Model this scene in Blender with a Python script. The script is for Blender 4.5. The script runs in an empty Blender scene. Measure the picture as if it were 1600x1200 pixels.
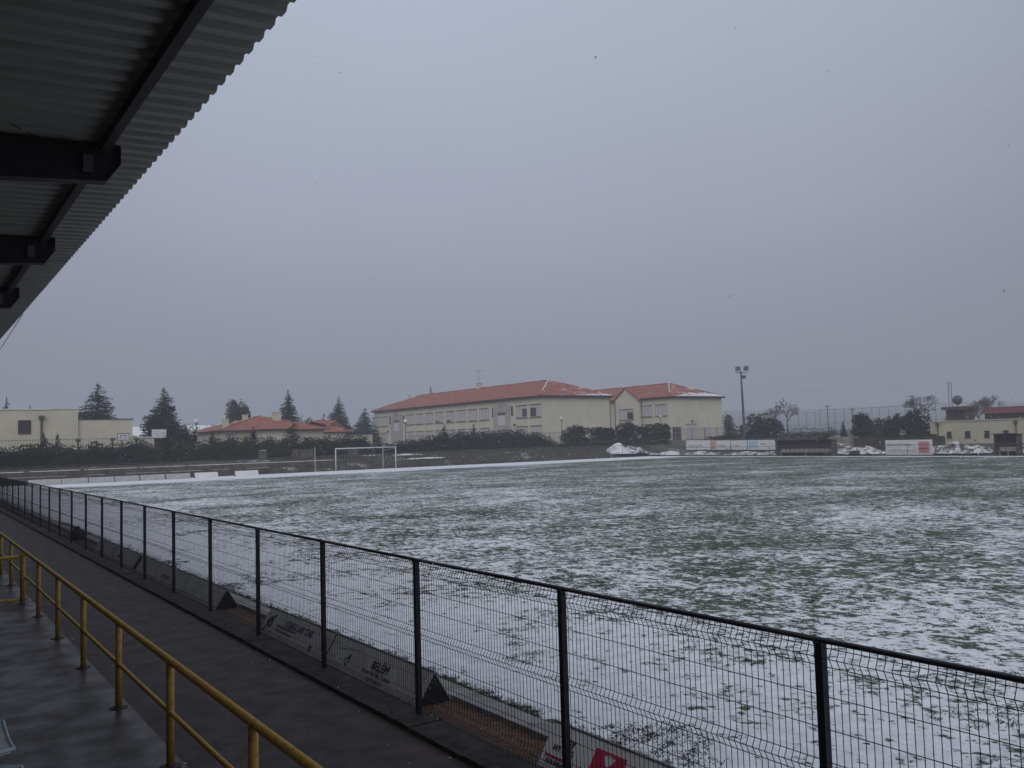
import bpy, math, random
from mathutils import Vector, Matrix, noise
R = math.radians
sc = bpy.context.scene
random.seed(7)

# ------------------------------------------------------------------ camera
CH = 2.908
F, YAW, PIT, ROL = 1364.1, 0.6135, 0.0634, 0.0283
fw = Vector((math.sin(YAW)*math.cos(PIT), math.cos(YAW)*math.cos(PIT), math.sin(PIT)))
r0 = Vector((math.cos(YAW), -math.sin(YAW), 0)); u0 = r0.cross(fw)
rt = math.cos(ROL)*r0 - math.sin(ROL)*u0
up = math.cos(ROL)*u0 + math.sin(ROL)*r0
cam = bpy.data.cameras.new('camera'); co = bpy.data.objects.new('camera', cam)
sc.collection.objects.link(co); sc.camera = co
cam.sensor_width = 36; cam.lens = 36*F/1600; cam.clip_start = .05; cam.clip_end = 8000
m = Matrix((rt, up, -fw)).transposed().to_4x4(); m.translation = (0, 0, CH); co.matrix_world = m

def at(px, py, X=None, Y=None, Z=None):
    """pixel of the 1600x1200 photograph -> point on a real plane X=, Y= or Z="""
    v = fw + rt*(px-800)/F - up*(py-600)/F
    t = X/v.x if X is not None else Y/v.y if Y is not None else (Z-CH)/v.z
    return Vector((v.x*t, v.y*t, v.z*t+CH))

# ------------------------------------------------------------------ light
SUN_EL, SUN_AZ = 42, 225
w = bpy.data.worlds.new('World'); sc.world = w; w.use_nodes = True
nt = w.node_tree; nt.nodes.clear()
N = nt.nodes.new
out = N('ShaderNodeOutputWorld'); bg = N('ShaderNodeBackground'); bg.inputs[1].default_value = .1
sky = N('ShaderNodeTexSky'); sky.sky_type = 'NISHITA'; sky.sun_disc = False
sky.sun_elevation = R(SUN_EL); sky.sun_rotation = R(SUN_AZ); sky.dust_density = 4
tc = N('ShaderNodeTexCoord'); sx = N('ShaderNodeSeparateXYZ'); nt.links.new(tc.outputs['Generated'], sx.inputs[0])
rp = N('ShaderNodeValToRGB'); nt.links.new(sx.outputs['Z'], rp.inputs[0])
els = rp.color_ramp.elements
stops = [(0.0, (.205, .212, .276)), (.10, (.242, .252, .326)), (.25, (.312, .333, .425)), (.48, (.375, .422, .515)), (1, (.43, .475, .57))]
els[0].position, els[0].color = stops[0][0], (*stops[0][1], 1)
els[1].position, els[1].color = stops[-1][0], (*stops[-1][1], 1)
for p_, c_ in stops[1:-1]:
    e = els.new(p_); e.color = (*c_, 1)
# soft cloud unevenness
nz = N('ShaderNodeTexNoise'); nz.inputs['Scale'].default_value = 2.2; nz.inputs['Detail'].default_value = 3
nt.links.new(tc.outputs['Generated'], nz.inputs['Vector'])
mr = N('ShaderNodeMapRange'); mr.inputs[1].default_value = .3; mr.inputs[2].default_value = .7
mr.inputs[3].default_value = 9.8; mr.inputs[4].default_value = 10.5
nt.links.new(nz.outputs[0], mr.inputs[0])
vm = N('ShaderNodeVectorMath'); vm.operation = 'SCALE'
# the cloud is thinner and brighter low in the north-east, darker towards both sides
dp_ = N('ShaderNodeVectorMath'); dp_.operation = 'DOT_PRODUCT'; dp_.inputs[1].default_value = (.50, .80, .31)
nt.links.new(tc.outputs['Generated'], dp_.inputs[0])
gl_ = N('ShaderNodeMapRange'); gl_.interpolation_type = 'SMOOTHSTEP'; gl_.inputs[1].default_value = .72; gl_.inputs[2].default_value = 1
gl_.inputs[3].default_value = .84; gl_.inputs[4].default_value = 1.17
nt.links.new(dp_.outputs['Value'], gl_.inputs[0])
gm_ = N('ShaderNodeMath'); gm_.operation = 'MULTIPLY'; nt.links.new(gl_.outputs[0], gm_.inputs[0]); nt.links.new(mr.outputs[0], gm_.inputs[1])
nt.links.new(rp.outputs[0], vm.inputs[0]); nt.links.new(gm_.outputs[0], vm.inputs['Scale'])
mx = N('ShaderNodeMixRGB'); mx.inputs[0].default_value = .04
nt.links.new(vm.outputs[0], mx.inputs[1]); nt.links.new(sky.outputs[0], mx.inputs[2])
nt.links.new(mx.outputs[0], bg.inputs[0]); nt.links.new(bg.outputs[0], out.inputs[0])
sl = bpy.data.lights.new('sun', 'SUN'); sl.energy = 1.4; sl.angle = R(60); sl.color = (1, .97, .93)
so = bpy.data.objects.new('sun', sl); sc.collection.objects.link(so); so.location = (30, 30, 60)
so.rotation_euler = Vector((math.sin(R(SUN_AZ))*math.cos(R(SUN_EL)), math.cos(R(SUN_AZ))*math.cos(R(SUN_EL)), math.sin(R(SUN_EL)))).to_track_quat('Z', 'Y').to_euler()
sc.view_settings.view_transform = 'Standard'; sc.view_settings.look = 'None'
sc.view_settings.exposure = .1; sc.view_settings.gamma = 1
try:
    sc.cycles.volume_bounces = 1; sc.cycles.max_bounces = 8; sc.cycles.use_denoising = True
except Exception: pass

# ------------------------------------------------------------------ materials
def mat(name, col, col2=None, rough=.8, scale=3, detail=5, bump=0, bscale=None, spec=.3, metal=0, lo=.35, hi=.65, stretch=(1, 1, 1), rough2=None, coords='Object'):
    m = bpy.data.materials.new(name); m.use_nodes = True; t = m.node_tree; b = t.nodes['Principled BSDF']
    b.inputs['Roughness'].default_value = rough; b.inputs['Specular IOR Level'].default_value = spec; b.inputs['Metallic'].default_value = metal
    col2 = col2 or tuple(c*.78 for c in col)
    tcn = t.nodes.new('ShaderNodeTexCoord'); mp = t.nodes.new('ShaderNodeMapping'); mp.inputs['Scale'].default_value = stretch
    t.links.new(tcn.outputs[coords], mp.inputs[0])
    n = t.nodes.new('ShaderNodeTexNoise'); n.inputs['Scale'].default_value = scale; n.inputs['Detail'].default_value = detail; n.inputs['Roughness'].default_value = .6
    t.links.new(mp.outputs[0], n.inputs['Vector'])
    rr = t.nodes.new('ShaderNodeMapRange'); rr.inputs[1].default_value = lo; rr.inputs[2].default_value = hi
    t.links.new(n.outputs[0], rr.inputs[0])
    mi = t.nodes.new('ShaderNodeMixRGB'); mi.inputs[1].default_value = (*col, 1); mi.inputs[2].default_value = (*col2, 1)
    t.links.new(rr.outputs[0], mi.inputs[0]); t.links.new(mi.outputs[0], b.inputs['Base Color'])
    if rough2 is not None:
        r2 = t.nodes.new('ShaderNodeMapRange'); r2.inputs[3].default_value = rough; r2.inputs[4].default_value = rough2
        t.links.new(rr.outputs[0], r2.inputs[0]); t.links.new(r2.outputs[0], b.inputs['Roughness'])
    if bump:
        n2 = t.nodes.new('ShaderNodeTexNoise'); n2.inputs['Scale'].default_value = bscale or scale*3; n2.inputs['Detail'].default_value = 4
        t.links.new(mp.outputs[0], n2.inputs['Vector'])
        bp = t.nodes.new('ShaderNodeBump'); bp.inputs['Distance'].default_value = bump; t.links.new(n2.outputs[0], bp.inputs['Height'])
        t.links.new(bp.outputs[0], b.inputs['Normal'])
    return m

M = {}
M['steel'] = mat('black_paint', (.012, .010, .018), (.022, .018, .026), .5, 8, spec=.4)
M['wire'] = mat('dark_wire', (.02, .02, .024), None, .5, 20)
M['yellow'] = mat('yellow_paint', (.55, .335, .07), (.33, .17, .05), .5, 14, 8, bump=.0004, bscale=60, lo=.54, hi=.70)
M['rust'] = mat('rusty_plate', (.10, .05, .035), (.03, .025, .022), .7, 30)
M['concrete'] = mat('wet_concrete', (.072, .064, .059), (.054, .046, .042), .34, 1.9, 10, bump=.0015, bscale=30, spec=.16, lo=.4, hi=.62, rough2=.5)
M['asphalt'] = mat('wet_asphalt', (.066, .043, .041), (.037, .027, .026), .6, 3.1, 12, bump=.003, bscale=90, spec=.25, rough2=.7)
M['kerb'] = mat('old_concrete', (.055, .046, .042), (.016, .014, .014), .85, 7, 9, bump=.008, bscale=40)
M['kerb_light'] = mat('pale_concrete', (.30, .29, .30), (.17, .165, .165), .75, 4, 7, bump=.004, bscale=40)
M['gravel'] = mat('rusty_gravel', (.16, .083, .05), (.055, .038, .03), .9, 14, 8, bump=.02, bscale=45)
M['rooftin'] = mat('roof_sheet', (.36, .36, .325), (.29, .295, .27), .5, 1.5, 5, stretch=(.4, 3, 1))
M['beam'] = mat('dark_beam', (.022, .018, .022), (.034, .026, .03), .55, 4)
M['stiff'] = mat('grey_plate', (.10, .10, .105), None, .5, 6)
M['white'] = mat('white_paint', (.62, .62, .64), (.5, .5, .52), .5, 6)
M['board'] = mat('board_face', (.40, .40, .41), (.27, .27, .28), .55, 3, 6, lo=.4, hi=.75)
M['boardwhite'] = mat('board_white', (.66, .66, .68), (.5, .5, .52), .6, 2, 6, lo=.45, hi=.8)
M['boardback'] = mat('board_dark', (.02, .02, .025), None, .7, 8)
M['cream'] = mat('cream_render', (.62, .58, .47), (.54, .51, .415), .85, .5, 6, bump=.004, bscale=8)
M['cream2'] = mat('cream_render_dull', (.50, .46, .35), (.42, .39, .30), .85, .5, 6)
M['stone'] = mat('grey_stone', (.42, .40, .38), (.33, .31, .30), .8, 2)
M['sill'] = mat('brown_sill', (.13, .10, .085), None, .8, 3)
M['shutter'] = mat('pale_blind', (.55, .53, .55), (.46, .44, .46), .6, 1.2, stretch=(1, 1, 8))
M['glass'] = mat('dark_glass', (.03, .035, .045), None, .1, 1, spec=.6)
M['framewhite'] = mat('window_frame', (.30, .28, .28), None, .5, 5)
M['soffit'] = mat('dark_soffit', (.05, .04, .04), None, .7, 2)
M['dirt'] = mat('dead_grass_bank', (.075, .06, .045), (.035, .035, .022), .95, 1.2, 9, bump=.06, bscale=5)
M['wallgrey'] = mat('mossy_wall', (.13, .115, .10), (.06, .055, .05), .9, 1.4, 8, bump=.03, bscale=6)
M['hill'] = mat('hill_wood', (.12, .13, .13), (.22, .22, .23), .95, .01, 8)
M['leafdark'] = mat('leaf_dark', (.010, .013, .009), (.026, .03, .017), .75, 1.3, spec=.2)
M['leafmid'] = mat('leaf_mid', (.030, .040, .022), (.055, .06, .03), .75, 1.0, spec=.2)
M['conifer'] = mat('conifer_needles', (.016, .026, .020), (.034, .046, .032), .8, .9, spec=.2)
M['pine'] = mat('pine_needles', (.035, .055, .035), (.06, .08, .045), .8, .9, spec=.2)
M['bark'] = mat('bark', (.07, .055, .045), None, .9, 8)
M['twig'] = mat('twigs', (.10, .085, .08), None, .9, 4)
M['iron'] = mat('grey_iron', (.09, .09, .10), None, .6, 6)
M['galv'] = mat('galvanised', (.22, .22, .24), None, .5, 6)
M['snow'] = mat('snow', (.80, .82, .86), (.72, .74, .78), .7, 3, bump=.02, bscale=6)
M['bluish'] = mat('blue_grey_steel', (.12, .16, .22), None, .6, 4)
M['redroof2'] = mat('dark_red_roof', (.13, .03, .035), (.09, .03, .035), .7, 1)
M['brownwood'] = mat('brown_timber', (.10, .075, .065), (.05, .04, .035), .8, 3)
M['seat'] = mat('pale_plastic', (.78, .78, .78), (.66, .66, .66), .4, 6)
M['seatblue'] = mat('pale_blue_edge', (.42, .52, .58), None, .4, 6)
def plain(name, col, rough=.6, em=0):
    return mat(name, col, tuple(c*.85 for c in col), rough, 7)
M['black'] = plain('black_letters', (.015, .015, .02))
M['purple'] = plain('purple_letters', (.07, .025, .13))
M['greytext'] = plain('grey_letters', (.16, .15, .16))
M['red'] = plain('red_paint', (.52, .025, .085))
M['orange'] = plain('orange_paint', (.58, .36, .22))
M['lblue'] = plain('light_blue_paint', (.40, .52, .64))
M['pinkred'] = plain('faded_red_paint', (.55, .22, .23))
M['lamp'] = mat('opal_globe', (.72, .72, .72), None, .4, 3)

def roof_mat(name, snowy):
    m = bpy.data.materials.new(name); m.use_nodes = True; t = m.node_tree; b = t.nodes['Principled BSDF']; b.inputs['Roughness'].default_value = .8
    c = t.nodes.new('ShaderNodeTexCoord')
    n = t.nodes.new('ShaderNodeTexNoise'); n.inputs['Scale'].default_value = 1.1; n.inputs['Detail'].default_value = 8; n.inputs['Roughness'].default_value = .75
    t.links.new(c.outputs['Object'], n.inputs['Vector'])
    r = t.nodes.new('ShaderNodeValToRGB'); e = r.color_ramp.elements
    e[0].position = .36; e[0].color = (.17, .055, .04, 1); e[1].position = .66; e[1].color = (.37, .125, .085, 1)
    t.links.new(n.outputs[0], r.inputs[0])
    v = t.nodes.new('ShaderNodeTexNoise'); v.inputs['Scale'].default_value = .55; v.inputs['Detail'].default_value = 9; v.inputs['Roughness'].default_value = .7
    t.links.new(c.outputs['Object'], v.inputs['Vector'])
    mr = t.nodes.new('ShaderNodeMapRange'); mr.inputs[1].default_value = .53 if snowy else .63; mr.inputs[2].default_value = .66 if snowy else .85
    mr.inputs[4].default_value = .75 if snowy else .35
    t.links.new(v.outputs[0], mr.inputs[0])
    mi = t.nodes.new('ShaderNodeMixRGB'); mi.inputs[2].default_value = (.74, .76, .8, 1)
    t.links.new(mr.outputs[0], mi.inputs[0]); t.links.new(r.outputs[0], mi.inputs[1]); t.links.new(mi.outputs[0], b.inputs['Base Color'])
    # courses of tiles
    sxz = t.nodes.new('ShaderNodeSeparateXYZ'); t.links.new(c.outputs['Object'], sxz.inputs[0])
    wv = t.nodes.new('ShaderNodeMath'); wv.operation = 'MULTIPLY'; wv.inputs[1].default_value = 42
    t.links.new(sxz.outputs['Z'], wv.inputs[0])
    sn = t.nodes.new('ShaderNodeMath'); sn.operation = 'SINE'; t.links.new(wv.outputs[0], sn.inputs[0])
    bp = t.nodes.new('ShaderNodeBump'); bp.inputs['Distance'].default_value = .03; bp.inputs['Strength'].default_value = .6
    t.links.new(sn.outputs[0], bp.inputs['Height']); t.links.new(bp.outputs[0], b.inputs['Normal'])
    return m
M['tiles'] = roof_mat('clay_tiles', False); M['tilessnow'] = roof_mat('clay_tiles_snowy', True)

def pitch_mat():
    m = bpy.data.materials.new('snowy_turf'); m.use_nodes = True; t = m.node_tree; b = t.nodes['Principled BSDF']
    b.inputs['Roughness'].default_value = .8; b.inputs['Specular IOR Level'].default_value = .15
    L = t.links.new; c = t.nodes.new('ShaderNodeTexCoord'); s = t.nodes.new('ShaderNodeSeparateXYZ'); L(c.outputs['Object'], s.inputs[0])
    def noi(scale, det, rough=.6, st=(1, 1, 1), rot=0, dist=0):
        mp = t.nodes.new('ShaderNodeMapping'); mp.inputs['Scale'].default_value = st; mp.inputs['Rotation'].default_value = (0, 0, rot); L(c.outputs['Object'], mp.inputs[0])
        n = t.nodes.new('ShaderNodeTexNoise'); n.inputs['Scale'].default_value = scale; n.inputs['Detail'].default_value = det; n.inputs['Roughness'].default_value = rough
        n.inputs['Distortion'].default_value = dist
        L(mp.outputs[0], n.inputs['Vector']); return n.outputs[0]
    def math_(op, a, b_, clamp=False):
        n = t.nodes.new('ShaderNodeMath'); n.operation = op; n.use_clamp = clamp
        for i, v in enumerate((a, b_)):
            if isinstance(v, (int, float)): n.inputs[i].default_value = v
            else: L(v, n.inputs[i])
        return n.outputs[0]
    def rng(v, a, b_, c_, d_):
        n = t.nodes.new('ShaderNodeMapRange'); L(v, n.inputs[0])
        for i, q in enumerate((a, b_, c_, d_)): n.inputs[i+1].default_value = q
        return n.outputs[0]
    patch = noi(3.7, 6, .68, (1, .7, 1), .3, .6)          # tufts 0.3 to 0.8 m
    fine = noi(10, 5, .75, (1, .8, 1), .4)
    big = noi(.11, 3, .6, (1, 1.6, 1), .2)
    mid = noi(.5, 3, .6)
    v = math_('ADD', math_('MULTIPLY', patch, .5), math_('MULTIPLY', fine, .5))
    v = math_('ADD', v, math_('MULTIPLY', math_('SUBTRACT', big, .5), .21))
    v = math_('ADD', v, math_('MULTIPLY', math_('SUBTRACT', mid, .5), .16))
    # more bare turf out on the pitch, more snow along both touchlines and the goal line
    v = math_('ADD', v, rng(s.outputs['X'], 6.5, 11.5, -.095, .006))
    v = math_('ADD', v, rng(s.outputs['X'], 5.5, 5.72, .19, 0))
    v = math_('ADD', v, rng(s.outputs['X'], 14, 80, 0, .05))
    v = math_('ADD', v, rng(s.outputs['Y'], 79.5, 86, 0, -.35))
    v = math_('ADD', v, rng(s.outputs['X'], 84.3, 85.6, 0, -.2))
    mask = rng(v, .480, .518, 0, .95)
    g = t.nodes.new('ShaderNodeValToRGB'); e = g.color_ramp.elements
    e[0].position = .3; e[0].color = (.015, .037, .013, 1); e[1].position = .7; e[1].color = (.046, .060, .027, 1)
    L(noi(3.5, 5), g.inputs[0])
    sn = t.nodes.new('ShaderNodeValToRGB'); e = sn.color_ramp.elements
    e[0].position = .3; e[0].color = (.54, .57, .62, 1); e[1].position = .6; e[1].color = (.76, .78, .82, 1)
    L(noi(5, 6, .7), sn.inputs[0])
    mi = t.nodes.new('ShaderNodeMixRGB'); L(mask, mi.inputs[0]); L(sn.outputs[0], mi.inputs[1]); L(g.outputs[0], mi.inputs[2])
    L(mi.outputs[0], b.inputs['Base Color'])
    hgt = math_('ADD', math_('MULTIPLY', fine, .35), math_('MULTIPLY', mask, .3))
    bp = t.nodes.new('ShaderNodeBump'); bp.inputs['Distance'].default_value = .05; bp.inputs['Strength'].default_value = .7
    L(hgt, bp.inputs['Height']); L(bp.outputs[0], b.inputs['Normal'])
    return m
M['pitch'] = pitch_mat()

def ground_mat():
    m = bpy.data.materials.new('rough_ground'); m.use_nodes = True; t = m.node_tree; b = t.nodes['Principled BSDF']; b.inputs['Roughness'].default_value = .9
    L = t.links.new; c = t.nodes.new('ShaderNodeTexCoord')
    def noi(sc_, d, r=.65):
        n = t.nodes.new('ShaderNodeTexNoise'); n.inputs['Scale'].default_value = sc_; n.inputs['Detail'].default_value = d; n.inputs['Roughness'].default_value = r
        L(c.outputs['Object'], n.inputs['Vector']); return n.outputs[0]
    g = t.nodes.new('ShaderNodeValToRGB'); e = g.color_ramp.elements
    e[0].position = .3; e[0].color = (.032, .034, .022, 1); e[1].position = .7; e[1].color = (.095, .080, .062, 1)
    L(noi(1.1, 8, .75), g.inputs[0])
    mr = t.nodes.new('ShaderNodeMapRange'); mr.inputs[1].default_value = .56; mr.inputs[2].default_value = .66; mr.inputs[4].default_value = .9
    L(noi(.22, 9, .75), mr.inputs[0])
    mi = t.nodes.new('ShaderNodeMixRGB'); L(mr.outputs[0], mi.inputs[0]); L(g.outputs[0], mi.inputs[1]); mi.inputs[2].default_value = (.72, .74, .78, 1)
    L(mi.outputs[0], b.inputs['Base Color'])
    bp = t.nodes.new('ShaderNodeBump'); bp.inputs['Distance'].default_value = .08; L(noi(3, 8), bp.inputs['Height']); L(bp.outputs[0], b.inputs['Normal'])
    return m
M['ground'] = ground_mat()

# ------------------------------------------------------------------ mesh helpers
col = sc.collection
class MB:
    def __init__(s): s.v = []; s.f = []; s.mi = []; s.mats = []; s.cur = 0
    def use(s, m):
        if m not in s.mats: s.mats.append(m)
        s.cur = s.mats.index(m); return s
    def add(s, vs, fs):
        n = len(s.v); s.v += [tuple(v) for v in vs]; s.f += [tuple(i+n for i in f) for f in fs]; s.mi += [s.cur]*len(fs); return s
    def box(s, a, b):
        x0, y0, z0 = [min(p, q) for p, q in zip(a, b)]; x1, y1, z1 = [max(p, q) for p, q in zip(a, b)]
        return s.add([(x0,y0,z0),(x1,y0,z0),(x1,y1,z0),(x0,y1,z0),(x0,y0,z1),(x1,y0,z1),(x1,y1,z1),(x0,y1,z1)],
                     [(0,3,2,1),(4,5,6,7),(0,1,5,4),(1,2,6,5),(2,3,7,6),(3,0,4,7)])
    def tube(s, a, b, r, n=8, r2=None, caps=True):
        a = Vector(a); b = Vector(b); r2 = r if r2 is None else r2; d = (b-a)
        if d.length < 1e-6: return s
        d.normalize(); p = d.orthogonal().normalized(); q = d.cross(p); vs = []
        for P, rr in ((a, r), (b, r2)):
            for k in range(n):
                t = 2*math.pi*k/n; vs.append(P+(p*math.cos(t)+q*math.sin(t))*rr)
        fs = [(k, (k+1) % n, n+(k+1) % n, n+k) for k in range(n)]
        if caps: fs += [tuple(range(n-1, -1, -1)), tuple(range(n, 2*n))]
        return s.add(vs, fs)
    def prism(s, poly, ax, lo, hi):
        """extrude polygon (pairs) along axis ax from lo to hi"""
        n = len(poly); vs = []
        for t in (lo, hi):
            for a, b in poly:
                vs.append((t, a, b) if ax == 0 else (a, t, b) if ax == 1 else (a, b, t))
        return s.add(vs, [(k, (k+1) % n, n+(k+1) % n, n+k) for k in range(n)]+[tuple(range(n-1, -1, -1)), tuple(range(n, 2*n))])
    def quad(s, a, b, c, d): return s.add([a, b, c, d], [(0, 1, 2, 3)])
    def lathe(s, c, prof, n=12):
        vs = []; cx, cy, cz = c
        for r, z in prof:
            for k in range(n):
                t = 2*math.pi*k/n; vs.append((cx+r*math.cos(t), cy+r*math.sin(t), cz+z))
        fs = []
        for i in range(len(prof)-1):
            for k in range(n): fs.append((i*n+k, i*n+(k+1) % n, (i+1)*n+(k+1) % n, (i+1)*n+k))
        return s.add(vs, fs+[tuple(range(n-1, -1, -1)), tuple(range((len(prof)-1)*n, len(prof)*n))])
    def ball(s, c, r, n=10, sq=1):
        return s.lathe(c, [(max(.001, r*math.sin(math.pi*i/6)), -r*sq*math.cos(math.pi*i/6)) for i in range(7)], n)
    def build(s, name, m=None, parent=None, smooth=False, off=None):
        me = bpy.data.meshes.new(name)
        if off is None and parent is not None: off = parent.get('_w', (0, 0, 0))
        if off is not None: vs = [(x-off[0], y-off[1], z-off[2]) for x, y, z in s.v]
        else: vs = s.v
        me.from_pydata(vs, [], s.f)
        for q in (s.mats if s.mats else [m]): me.materials.append(q)
        if s.mats: me.polygons.foreach_set('material_index', s.mi)
        if smooth: me.polygons.foreach_set('use_smooth', [True]*len(s.f))
        me.update(); o = bpy.data.objects.new(name, me); col.objects.link(o)
        if parent is not None: o.parent = parent; o['_w'] = list(off)
        elif off is not None: o.location = off
        return o
def tag(o, label, cat, group=None):
    o['label'] = label; o['category'] = cat
    if group: o['group'] = group
    return o
def thing(name, label, cat, loc=(0, 0, 0), group=None, rz=0, local=False):
    o = bpy.data.objects.new(name, None); col.objects.link(o); o.location = loc; o.rotation_euler[2] = rz
    o.empty_display_size = .2
    o['_w'] = (0, 0, 0) if local else tuple(float(q) for q in loc)
    return tag(o, label, cat, group)
def struct(o, kind='structure'): o['kind'] = kind; return o
def dup(root, loc, rz, label, group):
    r = root.copy(); col.objects.link(r); r.location = loc; r.rotation_euler[2] = rz; r['label'] = label
    if group: r['group'] = group
    for ch in list(root.children):
        c = ch.copy(); col.objects.link(c); c.parent = r
        for g in list(ch.children):
            d = g.copy(); col.objects.link(d); d.parent = c
    return r
def text_mesh(s, size, depth):
    cu = bpy.data.curves.new('t', 'FONT'); cu.body = s; cu.size = size; cu.extrude = depth; cu.space_character = 1.05
    cu.resolution_u = 2
    to = bpy.data.objects.new('tmp', cu); col.objects.link(to); bpy.context.view_layer.update()
    me = bpy.data.meshes.new_from_object(to.evaluated_get(bpy.context.evaluated_depsgraph_get()))
    bpy.data.objects.remove(to); return me
def text(s, name, size, m, parent, origin, ex, ey, depth=.004):
    """text laid on a face, one mesh per word: ex, ey are the writing directions in the world"""
    ex = Vector(ex).normalized(); ey = Vector(ey).normalized(); ez = ex.cross(ey); u = 0
    for wd_ in s.split():
        me = text_mesh(wd_, size, depth); wid = max(v.co.x for v in me.vertices)
        mm = Matrix((ex, ey, ez)).transposed().to_4x4(); mm.translation = Vector(origin)+ex*u-Vector(parent.get('_w', (0, 0, 0)))
        me.transform(mm); me.materials.clear(); me.materials.append(m); me.name = name
        o = bpy.data.objects.new(name, me); col.objects.link(o); o.parent = parent; u += wid+size*.32

# ------------------------------------------------------------------ setting: ground
def sstep(a, b, x):
    t = min(1, max(0, (x-a)/(b-a))); return t*t*(3-2*t)
def terrain(x, y):
    h = -.10
    h += 1.25*sstep(91.6, 95.0, y)*(1-sstep(32, 48, x))*sstep(0, 3, x) if y < 96 else 0
    north = sstep(91.6, 97, y)*1.5+sstep(97, 104, y)*.6
    if x < 48 and y < 96: north *= sstep(32, 48, x)
    h += north
    east = sstep(89.5, 92.5, x)*.5+sstep(98, 112, x)*.35
    h = max(h, -.10+east*(1-sstep(90, 96, y))+north)
    h += noise.noise((x*.35, y*.35, 0))*.09*min(1, max(0, max(x-89, y-92)*.5))
    d = math.hypot(x, y)
    if d > 420:
        a = math.atan2(x, y)
        e = 1-.35*(.5+.5*math.sin(a*3.1+.4))
        h += sstep(420, 1500, d)*(38*e+10*noise.noise((x/330, y/330, 3))+7*noise.noise((x/90, y/90, 1)))
    return h
def axis(lo0, hi0, step, far):
    a = []; q = lo0
    while q <= hi0: a.append(q); q += step
    s_ = step; p_ = a[-1]
    while p_ < far: s_ *= 1.22 if s_ < 60 else 1; p_ += s_; a.append(p_)
    s_ = step; p_ = a[0]
    while p_ > -far: s_ *= 1.22 if s_ < 60 else 1; p_ -= s_; a.insert(0, p_)
    return a
xs = axis(-4, 130, 1.0, 2200); ys = axis(-20, 135, 1.0, 2200)
g = MB(); g.v = [(x, y, terrain(x, y)) for y in ys for x in xs]; nx = len(xs)
def gm(x, y): return 1 if math.hypot(x, y) > 450 else 0
g.mats = [M['ground'], M['hill']]
for j in range(len(ys)-1):
    for i in range(nx-1):
        g.f.append((j*nx+i, j*nx+i+1, (j+1)*nx+i+1, (j+1)*nx+i)); g.mi.append(gm(xs[i], ys[j]))
struct(g.build('ground', smooth=True))

p = MB(); nX, nY = 40, 60
PX0, PX1, PY0, PY1 = 5.5, 86.6, -24, 90.2
for j in range(nY+1):
    for i in range(nX+1): p.v.append((PX0+(PX1-PX0)*i/nX, PY0+(PY1-PY0)*j/nY, 0))
for j in range(nY):
    for i in range(nX): p.f.append((j*(nX+1)+i, j*(nX+1)+i+1, (j+1)*(nX+1)+i+1, (j+1)*(nX+1)+i))
struct(p.build('pitch', M['pitch']))

struct(MB().box((-12, -14, -.3), (2.17, 95, .05)).build('terrace', M['concrete']))
struct(MB().box((2.17, -14, -.3), (4.24, 95, -.004)).build('path', M['asphalt']))
k = MB()
y = -14
while y < 94:   # stone blocks of the fence kerb with open joints
    k.box((4.24, y, -.3), (4.64, y+.985, .05+random.uniform(-.004, .004))); y += 1
struct(k.build('fence_kerb', M['kerb']))
k = MB(); y = -14
while y < 90:
    k.box((5.22, y, -.3), (5.49, y+.99, .015+random.uniform(-.004, .004))); y += 1
struct(k.build('pitch_kerb', M['kerb_light']))
gv = MB(); random.seed(3); n_ = 500
for j in range(n_+1):
    for i in range(5): gv.v.append((4.6+.64*i/4, -14+j*.21, -.055+random.uniform(-.012, .02)))
for j in range(n_):
    for i in range(4): gv.f.append((j*5+i, j*5+i+1, (j+1)*5+i+1, (j+1)*5+i))
struct(gv.build('gravel_strip', M['gravel'], smooth=True))

# snowy turf tufts sticking through the snow near the camera, one mass
def grass_blades():
    b = MB(); random.seed(11); cnt = 0
    b.mats = [M['leafdark'], M['gstraw']]
    def blade(x, y, h, wd_, lean):
        a = random.uniform(0, 6.28); dx, dy = math.cos(a)*wd_, math.sin(a)*wd_
        b.add([(x-dx, y-dy, -.002), (x+dx, y+dy, -.002), (x+random.uniform(-lean, lean), y+random.uniform(-lean, lean), h)], [(0, 1, 2)])
    while cnt < 9000:          # ragged edge along the kerb
        y = random.uniform(-3, 40); x = 5.5+random.random()**2*.22; cnt += 1
        if noise.noise((y*1.7, 3, 1)) < -.2: continue
        b.cur = random.random() < .2; blade(x, y, random.uniform(.015, .05), .006, .04)
    cnt = 0
    while cnt < 4200:          # flattened tufts
        u = random.random(); x = 5.7+u**1.6*28; y = random.uniform(-1, 32)
        if noise.noise((x*.5, y*.4, 9)) < .02+(.3 if x < 8.5 else .1 if x < 10 else 0): continue
        cnt += 1; rx, ry_ = random.uniform(.03, .16), random.uniform(.03, .12)
        for k in range(int(16+rx*160)):
            b.cur = random.random() < .2
            blade(x+random.gauss(0, rx*.6), y+random.gauss(0, ry_*.6), random.uniform(.006, .022), random.uniform(.005, .010), .03)
    o = struct(b.build('grass'), 'stuff'); tag(o, 'short grass blades poking through the snow on the near pitch', 'grass')
M['gstraw'] = mat('straw_grass', (.10, .085, .045), (.05, .05, .025), .8, 4)
grass_blades()

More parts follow.
